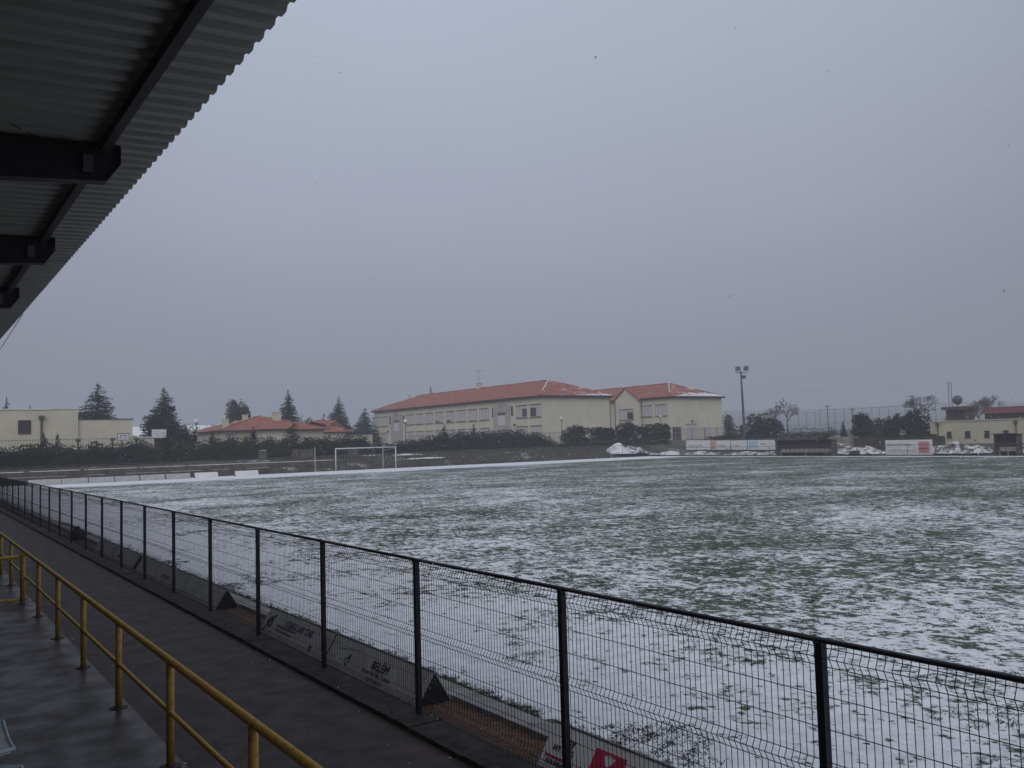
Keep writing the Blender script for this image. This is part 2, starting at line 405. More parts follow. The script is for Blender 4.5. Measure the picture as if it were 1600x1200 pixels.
# ------------------------------------------------------------------ grandstand roof and steps
st = thing('grandstand', 'open grandstand with dark steel rafters and a grey corrugated sheet roof', 'grandstand', (-4, 20, .05))
EX, EZ, SL = 2.45, 6.308, .053
rz_ = lambda x: EZ-SL*(EX-x)
rs = MB(); y = -8.0; prof = []
while y < 62:
    prof += [(y, 0), (y+.10, 0), (y+.13, .042), (y+.23, .042)]; y += .262
th = .004; xa, xb = -10.5, EX
n = len(prof)
for x in (xa, xb):
    for (yy, zz) in prof: rs.v.append((x, yy, rz_(x)+zz))
    for (yy, zz) in prof: rs.v.append((x, yy, rz_(x)+zz+th))
for i in range(n-1):
    rs.f += [(i, i+1, 2*n+i+1, 2*n+i), (n+i, 3*n+i, 3*n+i+1, n+i+1), (i, n+i, n+i+1, i+1), (2*n+i, 2*n+i+1, 3*n+i+1, 3*n+i)]
rs.build('roof_sheet', M['rooftin'], st)
ry = [10.3+4.97*k for k in range(-3, 11)]
rb = MB(); Y0 = ry[0]
def zr(x, d): return rz_(x)-.014-d
poly = [(-10.3, zr(-10.3, 0)), (1.97, zr(1.97, 0)), (1.97, zr(1.97, .19)), (1.83, zr(1.83, .39)), (.8, zr(.8, .43)), (-4, zr(-4, .55)), (-10.3, zr(-10.3, .55))]
rb.prism(poly, 1, Y0-.012, Y0+.012)
for a, b in ((poly[0], poly[1]), (poly[1], poly[2]), (poly[2], poly[3]), (poly[3], poly[4]), (poly[4], poly[5]), (poly[5], poly[6])):
    dx, dz = b[0]-a[0], b[1]-a[1]; L_ = math.hypot(dx, dz); nx_, nz_ = dz/L_*.012, -dx/L_*.012
    rb.prism([(a[0], a[1]), (b[0], b[1]), (b[0]-nx_, b[1]-nz_), (a[0]-nx_, a[1]-nz_)], 1, Y0-.085, Y0+.085)
rf = rb.build('rafter', M['beam'], st)
stf = MB().box((1.60, Y0-.08, zr(1.6, .31)), (1.70, Y0-.02, zr(1.6, .12))); s_o = stf.build('stiffener', M['stiff'], rf)
for yy in ry[1:]:
    c = rf.copy(); col.objects.link(c); c.parent = st; c.location.y = yy-Y0
    d = s_o.copy(); col.objects.link(d); d.parent = c
for px_ in (1.79, -.45, -2.7, -4.9, -7.2, -9.4):     # purlins under the sheet: channels
    q = MB()
    for i in range(len(ry)-1):
        ya, yb = ry[i]+.09, ry[i+1]-.09
        q.box((px_-.045, ya, rz_(px_)-.125), (px_-.03, yb, rz_(px_)-.012)); q.box((px_-.03, ya, rz_(px_)-.125), (px_+.045, yb, rz_(px_)-.112)); q.box((px_-.03, ya, rz_(px_)-.026), (px_+.045, yb, rz_(px_)-.012))
    q.build('purlin', M['beam'], st)
for yy in ry: MB().box((-8.3, yy-.1, .05), (-8.1, yy+.1, zr(-8.2, .56))).build('column', M['beam'], st)
stp = MB()
for i in range(9): stp.box((.46-.8*(i+1)-(2.2 if i == 0 else 2.2), -8, .05), (.46-.8*i-(2.2 if i else 0), 62, 1.3+.30*i))
stp.build('seating_step', M['concrete'], st)  # unseen steps carrying the seats, put in for the light under the roof
MB().box((-10.6, -8, .05), (-10.4, 62, 5.4)).build('unseen_back_wall', M['cream2'], st)  # wall out of view, added for its effect on the light under the roof
# cable from the eaves
ca = at(36, 489, X=2.45); cb = at(-60, 640, X=2.45)
tag(MB().tube((2.45, ca.y, 6.30), cb, .009, 5).tube(cb, (2.45, cb.y+(cb.y-ca.y)*.6, max(.05, cb.z-(6.3-cb.z)*.6)), .009, 5).build('cable', M['wire']), 'thin cable hanging slack down from the far edge of the grandstand roof', 'cable')
cw = MB(); a_ = Vector((-2, 9.2, 6.0))
pts = [at(-140, 160, Y=9.6), at(0, 185, Y=9.9), at(55, 213, Y=10.2), at(120, 228, Y=10.27)]
for i in range(3): cw.tube(pts[i], pts[i+1], .008, 5)
tag(cw.build('electric_cable', M['wire']), 'thin black cable sagging across the nearest rafter under the roof', 'cable')

# pale plastic seats on the first step
def seat_mesh(parent):
    b = MB(); W, H, D = .62, .34, .40; vs = []; n1, n2 = 10, 12
    path = [(0, .40), (.10, .405), (.22, .40), (.33, .405), (.39, .44), (.42, .52), (.44, .62), (.45, .70), (.455, .75)]
    # profile (depth back, height); width narrows at the top to a rounded outline
    for i, (d, h) in enumerate(path):
        wv = W/2*(.72, .93, 1, 1, 1, 1, .96, .82, .45)[i]
        for k in range(9):
            u = -1+2*k/8; vs.append((-d+.02*u*u*(1 if i > 3 else 0), u*wv, h+.018*u*u*(1 if i < 4 else 0)-.0))
    fs = [(i*9+k, i*9+k+1, (i+1)*9+k+1, (i+1)*9+k) for i in range(8) for k in range(8)]
    n = len(vs); vs2 = [(x-.012, y, z-.014) for x, y, z in vs]
    rim = [k for k in range(9)]+[i*9+8 for i in range(1, 9)]+[8*9+k for k in range(7, -1, -1)]+[i*9 for i in range(7, 0, -1)]
    b.use(M['seat']).add(vs+vs2, fs+[tuple(n+q for q in f[::-1]) for f in fs]+[(rim[i], rim[(i+1) % len(rim)], n+rim[(i+1) % len(rim)], n+rim[i]) for i in range(len(rim))])
    o = b.build('shell', None, parent, smooth=True)
    e = MB()
    for i in range(len(rim)):
        e.tube(vs[rim[i]], vs[rim[(i+1) % len(rim)]], .008, 6)
    e.build('rim', M['seatblue'], parent, smooth=True)
    l = MB(); l.tube((-.2, -.14, 0), (-.2, -.14, .395), .016, 8); l.tube((-.2, .14, 0), (-.2, .14, .395), .016, 8); l.tube((-.2, -.14, .012), (-.2, .14, .012), .012, 6); l.build('leg', M['galv'], parent)
SG = 'pale plastic seats on the grandstand step'
s0 = thing('stadium_seat', 'pale plastic bucket seat with a light blue edge, bottom left corner', 'seat', (.40, 4.36, 1.3), SG, local=True)
seat_mesh(s0)
for i, yy in enumerate((3.66, 2.96, 2.26)):
    dup(s0, (.40, yy, 1.3), 0, 'pale plastic bucket seat with a light blue edge, out of view beside the corner seat', SG)

# ------------------------------------------------------------------ yellow handrail
RX, RT = 2.05, .99
hr = thing('handrail', 'long yellow tubular handrail along the terrace edge beside the path', 'handrail', (RX, 20, .05))
rp_ = [8.43+2.27*i for i in range(-5, 18)]; rp_ = [q for q in rp_ if q < 48]
post = None
for i, yy in enumerate(rp_):
    if post is None:
        Yp = yy; b = MB(); b.tube((RX, yy, .05), (RX, yy, RT-.02), .035, 12); post = b.build('post', M['yellow'], hr, smooth=True)
        f = MB(); f.lathe((RX, yy, .05), [(.10, 0), (.10, .006), (.045, .012), (.04, .02)], 14); fl = f.build('base_plate', M['rust'], post)
    else:
        c = post.copy(); col.objects.link(c); c.parent = hr; c.location.y = yy-Yp
        d = fl.copy(); col.objects.link(d); d.parent = c
MB().tube((RX, rp_[0]-.3, RT), (RX, rp_[-1], RT), .033, 14).build('top_rail', M['yellow'], hr, smooth=True)
MB().tube((RX, rp_[0]-.3, .53), (RX, rp_[-1], .53), .022, 12).build('middle_rail', M['yellow'], hr, smooth=True)
h2 = thing('handrail', 'short yellow rail set across the terrace, joining the long handrail', 'handrail', (1.6, 19.4, .05))
MB().tube((1.99, 19.3, .05), (1.99, 19.3, RT), .045, 12).build('post', M['yellow'], h2, smooth=True)
MB().tube((.5, 19.3, .05), (.5, 19.3, RT), .045, 12).build('post', M['yellow'], h2, smooth=True)
MB().tube((.55, 19.3, .93), (1.94, 19.3, .93), .03, 10).build('top_rail', M['yellow'], h2, smooth=True)
MB().tube((.55, 19.3, .12), (1.94, 19.3, .12), .03, 10).build('bottom_rail', M['yellow'], h2, smooth=True)

# ------------------------------------------------------------------ near mesh fence
FX, FH = 4.53, 1.66
fn = thing('mesh_fence', 'long black welded mesh fence with square posts between path and pitch', 'fence', (FX, 40, .05))
fy = [.806+2.5*i for i in range(-3, 37)]
Yp = fy[0]
b = MB(); b.box((FX-.028, Yp-.026, .04), (FX+.024, Yp+.026, FH-.012)); b.box((FX-.031, Yp-.029, FH-.026), (FX+.027, Yp+.029, FH-.010))
for zc in (.30, .86, 1.45): b.box((FX-.035, Yp-.012, zc), (FX-.0281, Yp+.012, zc+.03))
pp = b.build('post', M['steel'], fn)
b = MB(); b.tube((FX, Yp+.0, FH), (FX, Yp+2.5, FH), .0175, 10); tr = b.build('top_rail', M['steel'], fn, smooth=True)
b = MB(); mw = FX
def prof_z():
    pts = [(0, .08)]
    for zc in (.20, .90, 1.565):
        pts += [(0, zc-.055), (-.028, zc), (0, zc+.055)]
    return pts+[(0, 1.655)]
pz = prof_z(); ws = 2.44/49
for i in range(50):
    yy = Yp+.035+ws*i; jx = random.uniform(-.0015, .0015)
    for (d0, z0), (d1, z1) in zip(pz[:-1], pz[1:]): b.tube((mw+d0+jx, yy, z0), (mw+d1+jx, yy, z1), .0026, 4, caps=False)
for d0, zc in [(0, .145), (-.028, .20), (0, .255), (0, .44), (0, .645), (0, .845), (-.028, .90), (0, .955), (0, 1.145), (0, 1.335), (0, 1.51), (-.028, 1.565), (0, 1.62)]:
    b.tube((mw+d0-.005, Yp+.02, zc), (mw+d0-.005, Yp+2.48, zc), .0031, 4, caps=False)
mp_ = b.build('mesh_panel', M['wire'], fn)
for i, yy in enumerate(fy[1:]):
    for src in (pp, tr, mp_):
        if src is not pp and i == len(fy)-2: continue
        c = src.copy(); col.objects.link(c); c.parent = fn; c.location.y = yy-Yp; c.location.z = random.uniform(-.004, .004) if src is pp else 0; c.location.x = random.uniform(-.004, .004) if src is not tr else 0

# ------------------------------------------------------------------ A-frame boards along the near touchline
BG = 'advertising boards along the near touchline'
XF, XA, XB, BH, BZ = 4.76, 4.99, 5.17, .36, -.05
def aframe(y0, y1, label, letters=None, backend=True, hh=BH, face='board'):
    t = thing('advertising_board', label, 'advertising board', ((XF+XB)/2, (y0+y1)/2, BZ), BG)
    def sheet(nm, xa_, za, xb_, zb, m):
        d = Vector((xb_-xa_, 0, zb-za)).normalized(); nn = Vector((-d.z, 0, d.x))*.012
        MB().prism([(xa_, za), (xb_, zb), (xb_-nn.x, zb-nn.z), (xa_-nn.x, za-nn.z)], 1, y0, y1).build(nm, m, t)
    sheet('front_panel', XF, BZ, XA, BZ+hh, M[face]); sheet('back_panel', XA+.016, BZ+hh-.002, XB+.05, BZ, M['board'])
    for yy in (y0+.015, y1-.03):
        MB().prism([(XF+.03, BZ), (XA, BZ+hh-.03), (XB+.03, BZ)], 1, yy, yy+.012).build('end_panel', M['boardback'], t)
    MB().tube((XA+.002, y0, BZ+hh+.003), (XA+.002, y1, BZ+hh+.003), .012, 8).build('top_edge', M['galv'], t)
    ey = Vector((XA-XF, 0, hh)); ey.normalize(); nn = Vector((-ey.z, 0, ey.x))
    if letters: letters(t, lambda u, v, off=.004: Vector((XF, y1-u, BZ))+ey*v+nn*off, Vector((0, -1, 0)), ey)
    return t
def sheet_poly(t, P, pts, m, name, off=.005):
    fr = [P(u, v, off) for u, v in pts]; bk = [P(u, v, .001) for u, v in pts]; n = len(pts)
    MB().add(fr+bk, [tuple(range(n)), tuple(range(2*n-1, n-1, -1))]+[(i, n+i, n+(i+1) % n, (i+1) % n) for i in range(n)]).build(name, m, t)
def L_belem(t, P, ex, ey):
    text('BELÉM', 'lettering', .15, M['black'], t, P(1.28, .19), ex, ey); text('Posto de Vila Carmo', 'small_lettering', .085, M['greytext'], t, P(1.1, .115), ex, ey)
    text('Rua Central 12', 'small_lettering', .06, M['greytext'], t, P(1.3, .045), ex, ey)
    b = MB(); c = P(.62, .20)
    for ring, rr in (((0, 0), .055), ((.015, .075), .022)):
        for k in range(16):
            a0, a1 = 2*math.pi*k/16, 2*math.pi*(k+1)/16
            q = lambda a: P(.62+ring[0]*2+rr*.7*math.cos(a), .15+ring[1]+rr*math.sin(a), .004)
            b.tube(q(a0), q(a1), .006, 5)
    b.build('ring_emblem', M['black'], t)
    sheet_poly(t, P, [(.25, .27), (.75, .33), (.75, .325), (.25, .26)], M['greytext'], 'swash')
def L_lojas(t, P, ex, ey):
    text('LOJAS LAR CHE', 'lettering', .145, M['purple'], t, P(.85, .235), ex, ey)
    text('Móveis   Colchões   Electrodomésticos', 'small_lettering', .05, M['greytext'], t, P(.55, .195), ex, ey)
    text('Cortinados   Tapetes   Candeeiros', 'small_lettering', .05, M['greytext'], t, P(.55, .125), ex, ey)
    text('02', 'lettering', .11, M['purple'], t, P(1.95, .06), ex, ey)
    b = MB(); pts = [(.10, .05), (.16, .14), (.14, .22), (.21, .30), (.28, .27), (.20, .20), (.27, .13), (.33, .20), (.30, .30), (.37, .35)]
    for i in range(9): b.tube(P(*pts[i], .004), P(*pts[i+1], .004), .012, 5)
    b.build('scribble_emblem', M['black'], t)
def L_red(t, P0, ex, ey):
    P = lambda u, v, off=.004: P0(u-.02 if u < .7 else u-.12, v*.80, off)
    text('any', 'lettering', .10, M['black'], t, P(.26, .35), ex, ey); text('HY ENG', 'lettering', .075, M['black'], t, P(.14, .24), ex, ey)
    sheet_poly(t, P, [(.07, .155), (.40, .155), (.40, .18), (.07, .18)], M['red'], 'red_bar')
    text('GOUVEIA', 'small_lettering', .055, M['black'], t, P(.10, .09), ex, ey)
    sheet_poly(t, P, [(.76, .08), (1.14, .08), (1.14, .44), (.76, .44)], M['red'], 'red_square')
    for cv in (.345, .165):
        sheet_poly(t, P, [(.95-.075, cv+.05), (.95-.03, cv+.065), (.95+.03, cv+.065), (.95+.075, cv+.05), (.95+.05, cv), (.95+.02, cv-.04), (.95, cv-.055), (.95-.02, cv-.04), (.95-.05, cv)], M['boardwhite'], 'white_petal', .007)
    sheet_poly(t, P, [(1.18, .12), (2.6, .12), (2.6, .34), (1.18, .34)], M['black'], 'dark_panel')
    text('CERÂMICA', 'lettering', .145, M['boardwhite'], t, P(1.22, .16, .008), ex, ey)
aframe(8.78, 11.42, 'grey A-frame advertising board with BELÉM in black letters behind the fence', L_belem)
aframe(11.47, 14.0, 'grey A-frame advertising board with purple lettering, next beyond the BELÉM board', L_lojas)
aframe(3.3, 6.55, 'pale board with a red square emblem and black lettering at the bottom edge', L_red, hh=.36, face='boardwhite')
def L_faint(t, P, ex, ey): text('AUTO SERRA', 'lettering', .12, M['greytext'], t, P(.5, .14), ex, ey)
aframe(16.4, 18.7, 'blank grey A-frame board, nearest of the row past the bare gravel gap')
aframe(18.75, 21.2, 'blank grey A-frame board, second of the row past the gravel gap', L_faint)
aframe(21.25, 23.0, 'blank grey A-frame board, third of the row past the gravel gap')
aframe(23.4, 26.0, 'grey A-frame board standing slightly apart beyond the row of three', L_faint)
aframe(26.1, 28.6, 'dark grey A-frame board, farthest one in the near touchline row')

# dark litter bag behind the fence near the far boards
bq = at(121, 850, X=5.0).y; lb = MB(); lb.lathe((5.0, bq, -.05), [(.16, 0), (.24, .06), (.25, .18), (.19, .30), (.07, .38), (.10, .44)], 12)
tag(lb.build('rubbish_bag', M['boardback'], smooth=True), 'black tied bag standing behind the fence past the last board', 'bag')

# ------------------------------------------------------------------ boards at the goal line
GB = 'white boards at the foot of the goal line fence'
ed = [(44, 95), (96, 137), (138.5, 178), (179.5, 217), (219, 257), (259.5, 297), (304, 340), (367, 403)]
for i, (a, c) in enumerate(ed):
    xa_ = at(a, 745, Y=88.3).x; xb_ = at(c, 745, Y=88.3).x
    t = thing('pitch_board', ['leaning whitish board at the goal line, leftmost of the far row', 'second leaning whitish board from the left in the far row',
        'third leaning whitish board from the left in the far row', 'fourth leaning whitish board from the left in the far row', 'fifth leaning whitish board, left of a dark seam in the far row',
        'sixth leaning board in the far row, right of the dark seam', 'white leaning board standing alone, second from the right in the far row', 'white leaning board nearest the goal, alone at the right end of the far row'][i], 'advertising board', ((xa_+xb_)/2, 88.3, 0), GB)
    MB().prism([(88.05, .0), (88.3, .52), (88.32, .51), (88.07, .0)], 0, xa_, xb_).build('face', M['boardwhite'] if i > 5 else M['board'], t)
    MB().prism([(88.33, .5), (88.55, 0), (88.57, 0), (88.35, .5)], 0, xa_, xb_).build('back', M['board'], t)
    for xx in (xa_+.03, xb_-.05): MB().prism([(88.1, 0), (88.31, .48), (88.52, 0)], 0, xx, xx+.02).build('end_panel', M['boardback'], t)

# ------------------------------------------------------------------ goal
gl = thing('goal', 'white full-size football goal standing on the far snowy goal line', 'goal', (43, 89.2, 0))
gx0, gx1, gy = 39.05, 46.35, 89.2
MB().tube((gx0, gy, 0), (gx0, gy, 2.44), .06, 10).build('goalpost', M['white'], gl, smooth=True)
MB().tube((gx1, gy, 0), (gx1, gy, 2.44), .06, 10).build('goalpost', M['white'], gl, smooth=True)
MB().tube((gx0-.06, gy, 2.44), (gx1+.06, gy, 2.44), .06, 10).build('crossbar', M['white'], gl, smooth=True)
net = MB()
zz = .0
def netp(u, v):   # sheet hanging back from the bar
    return (gx0+u, gy+ (1.3*min(1, v/1.2)) , 2.4-.25*min(1, v/1.2)-max(0, v-1.2)*.95)
for i in range(19):
    u = 7.3*i/18
    for j in range(6): net.tube(netp(u, j*.6), netp(u, (j+1)*.6), .004, 3, caps=False)
for j in range(7): net.tube(netp(0, j*.55), netp(7.3, j*.55), .004, 3, caps=False)
net.build('net', M['galv'], gl)
NP = 'white poles behind the goal'
for i, (xx, lab) in enumerate(((37.2, 'thin white pole standing left of the goal'), (45.4, 'thin white pole seen through the goal mouth'))):
    t = thing('net_pole', lab, 'pole', (xx, 90.5, -.05), NP)
    MB().tube((xx, 90.5, -.08), (xx, 90.5, 2.66), .035, 8).build('shaft', M['white'], t)
    MB().lathe((xx, 90.5, -.08), [(.10, 0), (.10, .08), (.05, .12)], 10).build('foot', M['galv'], t)
MBr = MB().tube((45.4, 90.46, 2.05), (gx1, gy+.07, 2.3), .012, 5)
tag(MBr.build('net_rope', M['white']), 'white rope tied from the pole behind the goal to its right post', 'rope')

# ------------------------------------------------------------------ perimeter fences (goal end and far side)
def light_fence(label, pts, H=1.62, sp=2.6, zb=-.1, m='iron', wires=5, rails=(1.0,)):
    L_ = 0; a = Vector(pts[0]); c = Vector(pts[1]); d = (c-a); n = max(2, round(d.length/sp)); st_ = d/n
    t = thing('perimeter_fence', label, 'fence', (a.x, a.y, zb))
    src = None
    for i in range(n+1):
        P = a+st_*i
        if src is None:
            src = MB().tube((P.x, P.y, zb), (P.x, P.y, zb+H+.1), .03, 6).build('post', M[m], t)
        elif i < 99:
            o = src.copy(); col.objects.link(o); o.parent = t; o.location = (st_.x*i, st_.y*i, 0)
    MB().tube((a.x, a.y, zb+H+.1), (c.x, c.y, zb+H+.1), .028, 6).build('top_rail', M[m], t)
    b = MB(); q = d.normalized()
    for j in range(wires): zz = zb+.15+(H-.1)*j/wires; b.tube((a.x, a.y, zz), (c.x, c.y, zz), .006, 3, caps=False)
    # diamond mesh
    s_ = .35; k = 0
    while k*s_ < d.length-H:
        b.tube(a+q*k*s_+Vector((0, 0, zb+.1)), a+q*(k*s_+H*.95)+Vector((0, 0, zb+H)), .0035, 3, caps=False)
        b.tube(a+q*(k*s_+H*.95)+Vector((0, 0, zb+.1)), a+q*k*s_+Vector((0, 0, zb+H)), .0035, 3, caps=False); k += 1
    b.build('wire_mesh', M[m], t)
    return t
light_fence('thin grey mesh fence running behind the goal along the foot of the bank', ((4.6, 91.0, 0), (87.6, 91.0, 0)), sp=2.5)
light_fence('thin grey mesh fence along the far touchline in front of the boards and dugouts', ((87.6, 90.9, 0), (87.6, 10, 0)), sp=3.0, H=1.15)

# stepped wall at the goal end, left
sw = MB(); random.seed(5)
sw.use(M['wallgrey']).box((3, 92.2, -.2), (33, 93.4, .62)); sw.box((3, 93.4, -.2), (41, 96.5, 1.12))
sw.use(M['snow'])
x = 3.0
while x < 32:
    l = random.uniform(1.5, 5)
    if x < 22 or random.random() < .5: sw.box((x, 92.45+random.uniform(0, .5), .62), (min(33, x+l), 93.3, .635))
    x += l+random.uniform(.2, 2)
x = 3.0
while x < 40:
    l = random.uniform(3, 9); sw.box((x, 93.5+random.uniform(0, .4), 1.12), (min(41, x+l), 96.0+random.uniform(0, .4), 1.15)); x += l+random.uniform(.1, .6)
struct(sw.build('terraced_bank'))
# broken masonry blocks behind the goal
for i, (pxa, pxb, py_, lab) in enumerate(((405, 417, 704, 'pale weathered stone block on the bank left of the goal'), (458, 490, 702, 'low mossy grey wall stub on the bank left of the goal'), (546, 560, 700, 'grey weathered stone pier on the bank seen through the goal'))):
    a = at(pxa, py_, Y=96.6); c = at(pxb, py_, Y=96.6)
    t = thing('stone_block', lab, 'stone block', ((a.x+c.x)/2, 96.8, .9))
    b = MB(); b.prism([(a.x, .9), (c.x, .85), (c.x-.08, a.z-.05), (a.x+.1, a.z)], 1, 96.6, 97.2); b.build('block', M['wallgrey'], t)
    if i == 0: MB().box((a.x+.12, 96.65, a.z-.02), (c.x-.1, 97.15, a.z+.03)).build('snow_cap', M['snow'], t)

# snow heaps: lumpy mounds
def heap(name, label, c, rx, ry_, h, m, seed, group='snow heaps by the far corner', cat='snow heap'):
    b = MB(); n, k_ = 22, 9; random.seed(seed); vs = []
    for i in range(k_):
        f = i/(k_-1)
        for k in range(n):
            a = 2*math.pi*k/n; r = 1-f
            nn = 1+.45*noise.noise((math.cos(a)*1.3+seed, math.sin(a)*1.3, f*2))
            vs.append((c[0]+rx*r*nn*math.cos(a), c[1]+ry_*r*nn*math.sin(a), c[2]+h*(1-r*r)*(1+.5*noise.noise((math.cos(a)*2*r+seed, math.sin(a)*2*r, 5)))))
    b.add(vs, [(i*n+k, i*n+(k+1) % n, (i+1)*n+(k+1) % n, (i+1)*n+k) for i in range(k_-1) for k in range(n)])
    o = b.build(name, m, None, smooth=True); return tag(o, label, cat, group)
M['rubble'] = mat('snowy_rubble', (.68, .70, .74), (.07, .06, .05), .9, 1.5, 10, bump=.15, bscale=5, lo=.42, hi=.60)
M['dirtysnow'] = mat('dirty_snow', (.70, .72, .76), (.30, .29, .28), .9, 1.2, 9, bump=.15, bscale=4, lo=.5, hi=.72)
def hp(px_, py_, X):
    d = 60.
    v = fw+rt*(px_-800)/F-up*(py_-600)/F
    while d < 140 and v.z*d+CH > terrain(v.x*d, v.y*d): d += .25
    return (v.x*d, v.y*d, terrain(v.x*d, v.y*d)-.08)
q = hp(966, 708, 91); heap('snow_heap', 'tall rounded snow heap at the far pitch corner in front of the hedge', q, 2.0, 1.9, 1.35, M['dirtysnow'], 1)
q = hp(986, 708, 93); heap('snow_heap', 'lower grey-streaked snow heap just right of the tall heap', q, 2.5, 2.2, 1.0, M['rubble'], 2)
q = hp(1012, 710, 89.9); heap('snow_heap', 'long low snow heap behind the corner fence posts', q, 1.4, 2.6, .4, M['rubble'], 3)
q = hp(1046, 710, 90); heap('snow_heap', 'low snow heap left of the white advertising boards', q, 1.4, 2.4, .5, M['dirtysnow'], 4)
q = hp(1100, 710, 89.7); heap('snow_heap', 'patchy snow and rubble under the left white boards', q, 1.0, 4.0, .45, M['rubble'], 5)
q = hp(1170, 710, 89.7); heap('snow_heap', 'patchy snow and rubble under the right white boards', q, 1.0, 5.0, .4, M['rubble'], 6)
q = hp(1316, 708, 90.5); heap('rubble_heap', 'heap of snowy rubble right of the long dugout', q, 1.6, 2.3, 1.1, M['rubble'], 7, 'rubble heaps', 'rubble heap')
q = hp(1348, 708, 91.5); heap('rubble_heap', 'heap of snowy rubble left of the large white board', q, 1.6, 2.6, .8, M['rubble'], 8, 'rubble heaps', 'rubble heap')
q = hp(1490, 707, 93); heap('rubble_heap', 'heap of snowy rubble in front of the cream changing rooms', q, 1.6, 3.0, 1.1, M['rubble'], 9, 'rubble heaps', 'rubble heap')
q = hp(1530, 707, 92); heap('rubble_heap', 'low snowy rubble left of the small dugout', q, 1.2, 1.8, .7, M['rubble'], 10, 'rubble heaps', 'rubble heap')
q = hp(1592, 707, 92); heap('rubble_heap', 'low snowy rubble at the right edge beyond the small dugout', q, 1.2, 1.6, .8, M['rubble'], 12, 'rubble heaps', 'rubble heap')

# ------------------------------------------------------------------ far side boards, dugouts
def board_x(label, pxa, pxb, X, z0, z1, deco=None, legs=True, group='white boards beyond the far corner'):
    ya = at(pxa, 695, X=X).y; yb = at(pxb, 695, X=X).y; zt = terrain(X, (ya+yb)/2)
    t = thing('billboard', label, 'billboard', (X, (ya+yb)/2, zt), group)
    MB().box((X, yb+.02, z0), (X+.05, ya-.02, z1)).build('panel', M['boardwhite'], t)
    for yy in (yb+.25, ya-.25): MB().box((X+.052, yy-.04, zt-.1), (X+.12, yy+.04, z1-.05)).build('leg', M['iron'], t)
    if deco: deco(t, X-.004, ya, yb, z0, z1)
    return t
def rect(t, X, y1, y0, z0, z1, m, nm): MB().box((X-.004, y0, z0), (X+.003, y1, z1)).build(nm, M[m], t)
def tx(s, size, t, X, y, z, m): text(s, 'lettering', size, M[m], t, (X-.004, y, z), (0, -1, 0), (0, 0, 1))
def d1(t, X, ya, yb, z0, z1): tx('Restaurante', .5, t, X, ya-.5, z0+.45, 'greytext')
def d2(t, X, ya, yb, z0, z1):
    rect(t, X, ya-.05, ya-.9, z0+.08, z1-.08, 'orange', 'orange_panel'); tx('Padaria', .5, t, X, ya-1.1, z0+.4, 'greytext')
def d3(t, X, ya, yb, z0, z1): tx('Talho', .4, t, X, ya-.5, z0+.4, 'greytext')
def d4(t, X, ya, yb, z0, z1):
    rect(t, X, ya-.2, ya-1.7, z0+.25, z1-.12, 'lblue', 'blue_panel'); tx('Cafe', .45, t, X, ya-2.1, z1-.65, 'black')
board_x('long white billboard with faint lettering, leftmost of the raised row', 1072, 1110, 92, .72, 2.03, d1)
board_x('white billboard with an orange square at its left end', 1111, 1141, 92, .70, 1.97, d2)
board_x('plain white billboard between the orange one and the blue one', 1142, 1167, 92, .68, 1.93, d3)
board_x('white billboard with a pale blue square, rightmost of the raised row', 1168, 1211, 92, .65, 1.92, d4)
def d5(t, X, ya, yb, z0, z1):
    tx('Lemos & Irmão', .42, t, X, ya-.25, z0+.98, 'black'); rect(t, X, ya-.3, yb+1.9, z0+.42, z0+.46, 'greytext', 'grey_line')
    rect(t, X, yb+1.55, yb+.35, z0+.2, z1-.2, 'pinkred', 'red_square'); rect(t, X, yb+1.4, yb+.5, z0+.62, z0+.7, 'boardwhite', 'pale_stripe')
ya = at(1383, 700, X=88.9).y
board_x('large white billboard with a faded red square beside the far touchline', 1383, 1457, 88.9, .06, 1.66, d5, group=None)

def dugout(label, X, ya, yb, H, D=1.3, seats=9, closed=False):
    t = thing('dugout', label, 'dugout', (X+D/2, (ya+yb)/2, 0), 'team dugouts')
    z0 = -.1
    MB().box((X+D, yb, z0), (X+D+.08, ya, H-.1)).build('back_panel', M['brownwood'], t)
    MB().prism([(X-.05, H), (X+D+.15, H-.12), (X+D+.15, H-.18), (X-.05, H-.07)], 1, yb-.1, ya+.1).build('roof', M['brownwood'], t)
    for yy in (yb, ya-.08): MB().prism([(X+.15, z0), (X+.35, H-.09), (X+D, H-.17), (X+D, z0)], 1, yy, yy+.08).build('side_panel', M['brownwood'], t)
    s_ = MB().box((X+.6, yb+.1, .36), (X+1.0, ya-.1, .42))
    for i in range(3): s_.box((X+.7, yb+.3+(ya-yb-.6)*i/2-.05, z0), (X+.8, yb+.3+(ya-yb-.6)*i/2+.05, .36))
    s_.build('bench', M['stone'], t)
    w_ = (ya-yb-.3)/seats
    for i in range(seats):
        y0 = yb+.15+w_*i
        MB().prism([(X+.55, .42), (X+1.0, .42), (X+1.1, .78), (X+1.05, .79), (X+.95, .48), (X+.55, .47)], 1, y0+.05, y0+w_-.05).build('seat', M['stone'], t)
dugout('long brown dugout with a row of pale seats by the far touchline', 88.4, 69.7, 61.9, 1.95, seats=11)
dugout('small brown dugout standing near the right edge of the picture', 88.6, 43.6, 41.4, 2.15, seats=3)

M['palewall'] = mat('streaked_wall', (.30, .28, .24), (.16, .15, .13), .9, .9, 7, stretch=(1, 1, .25))
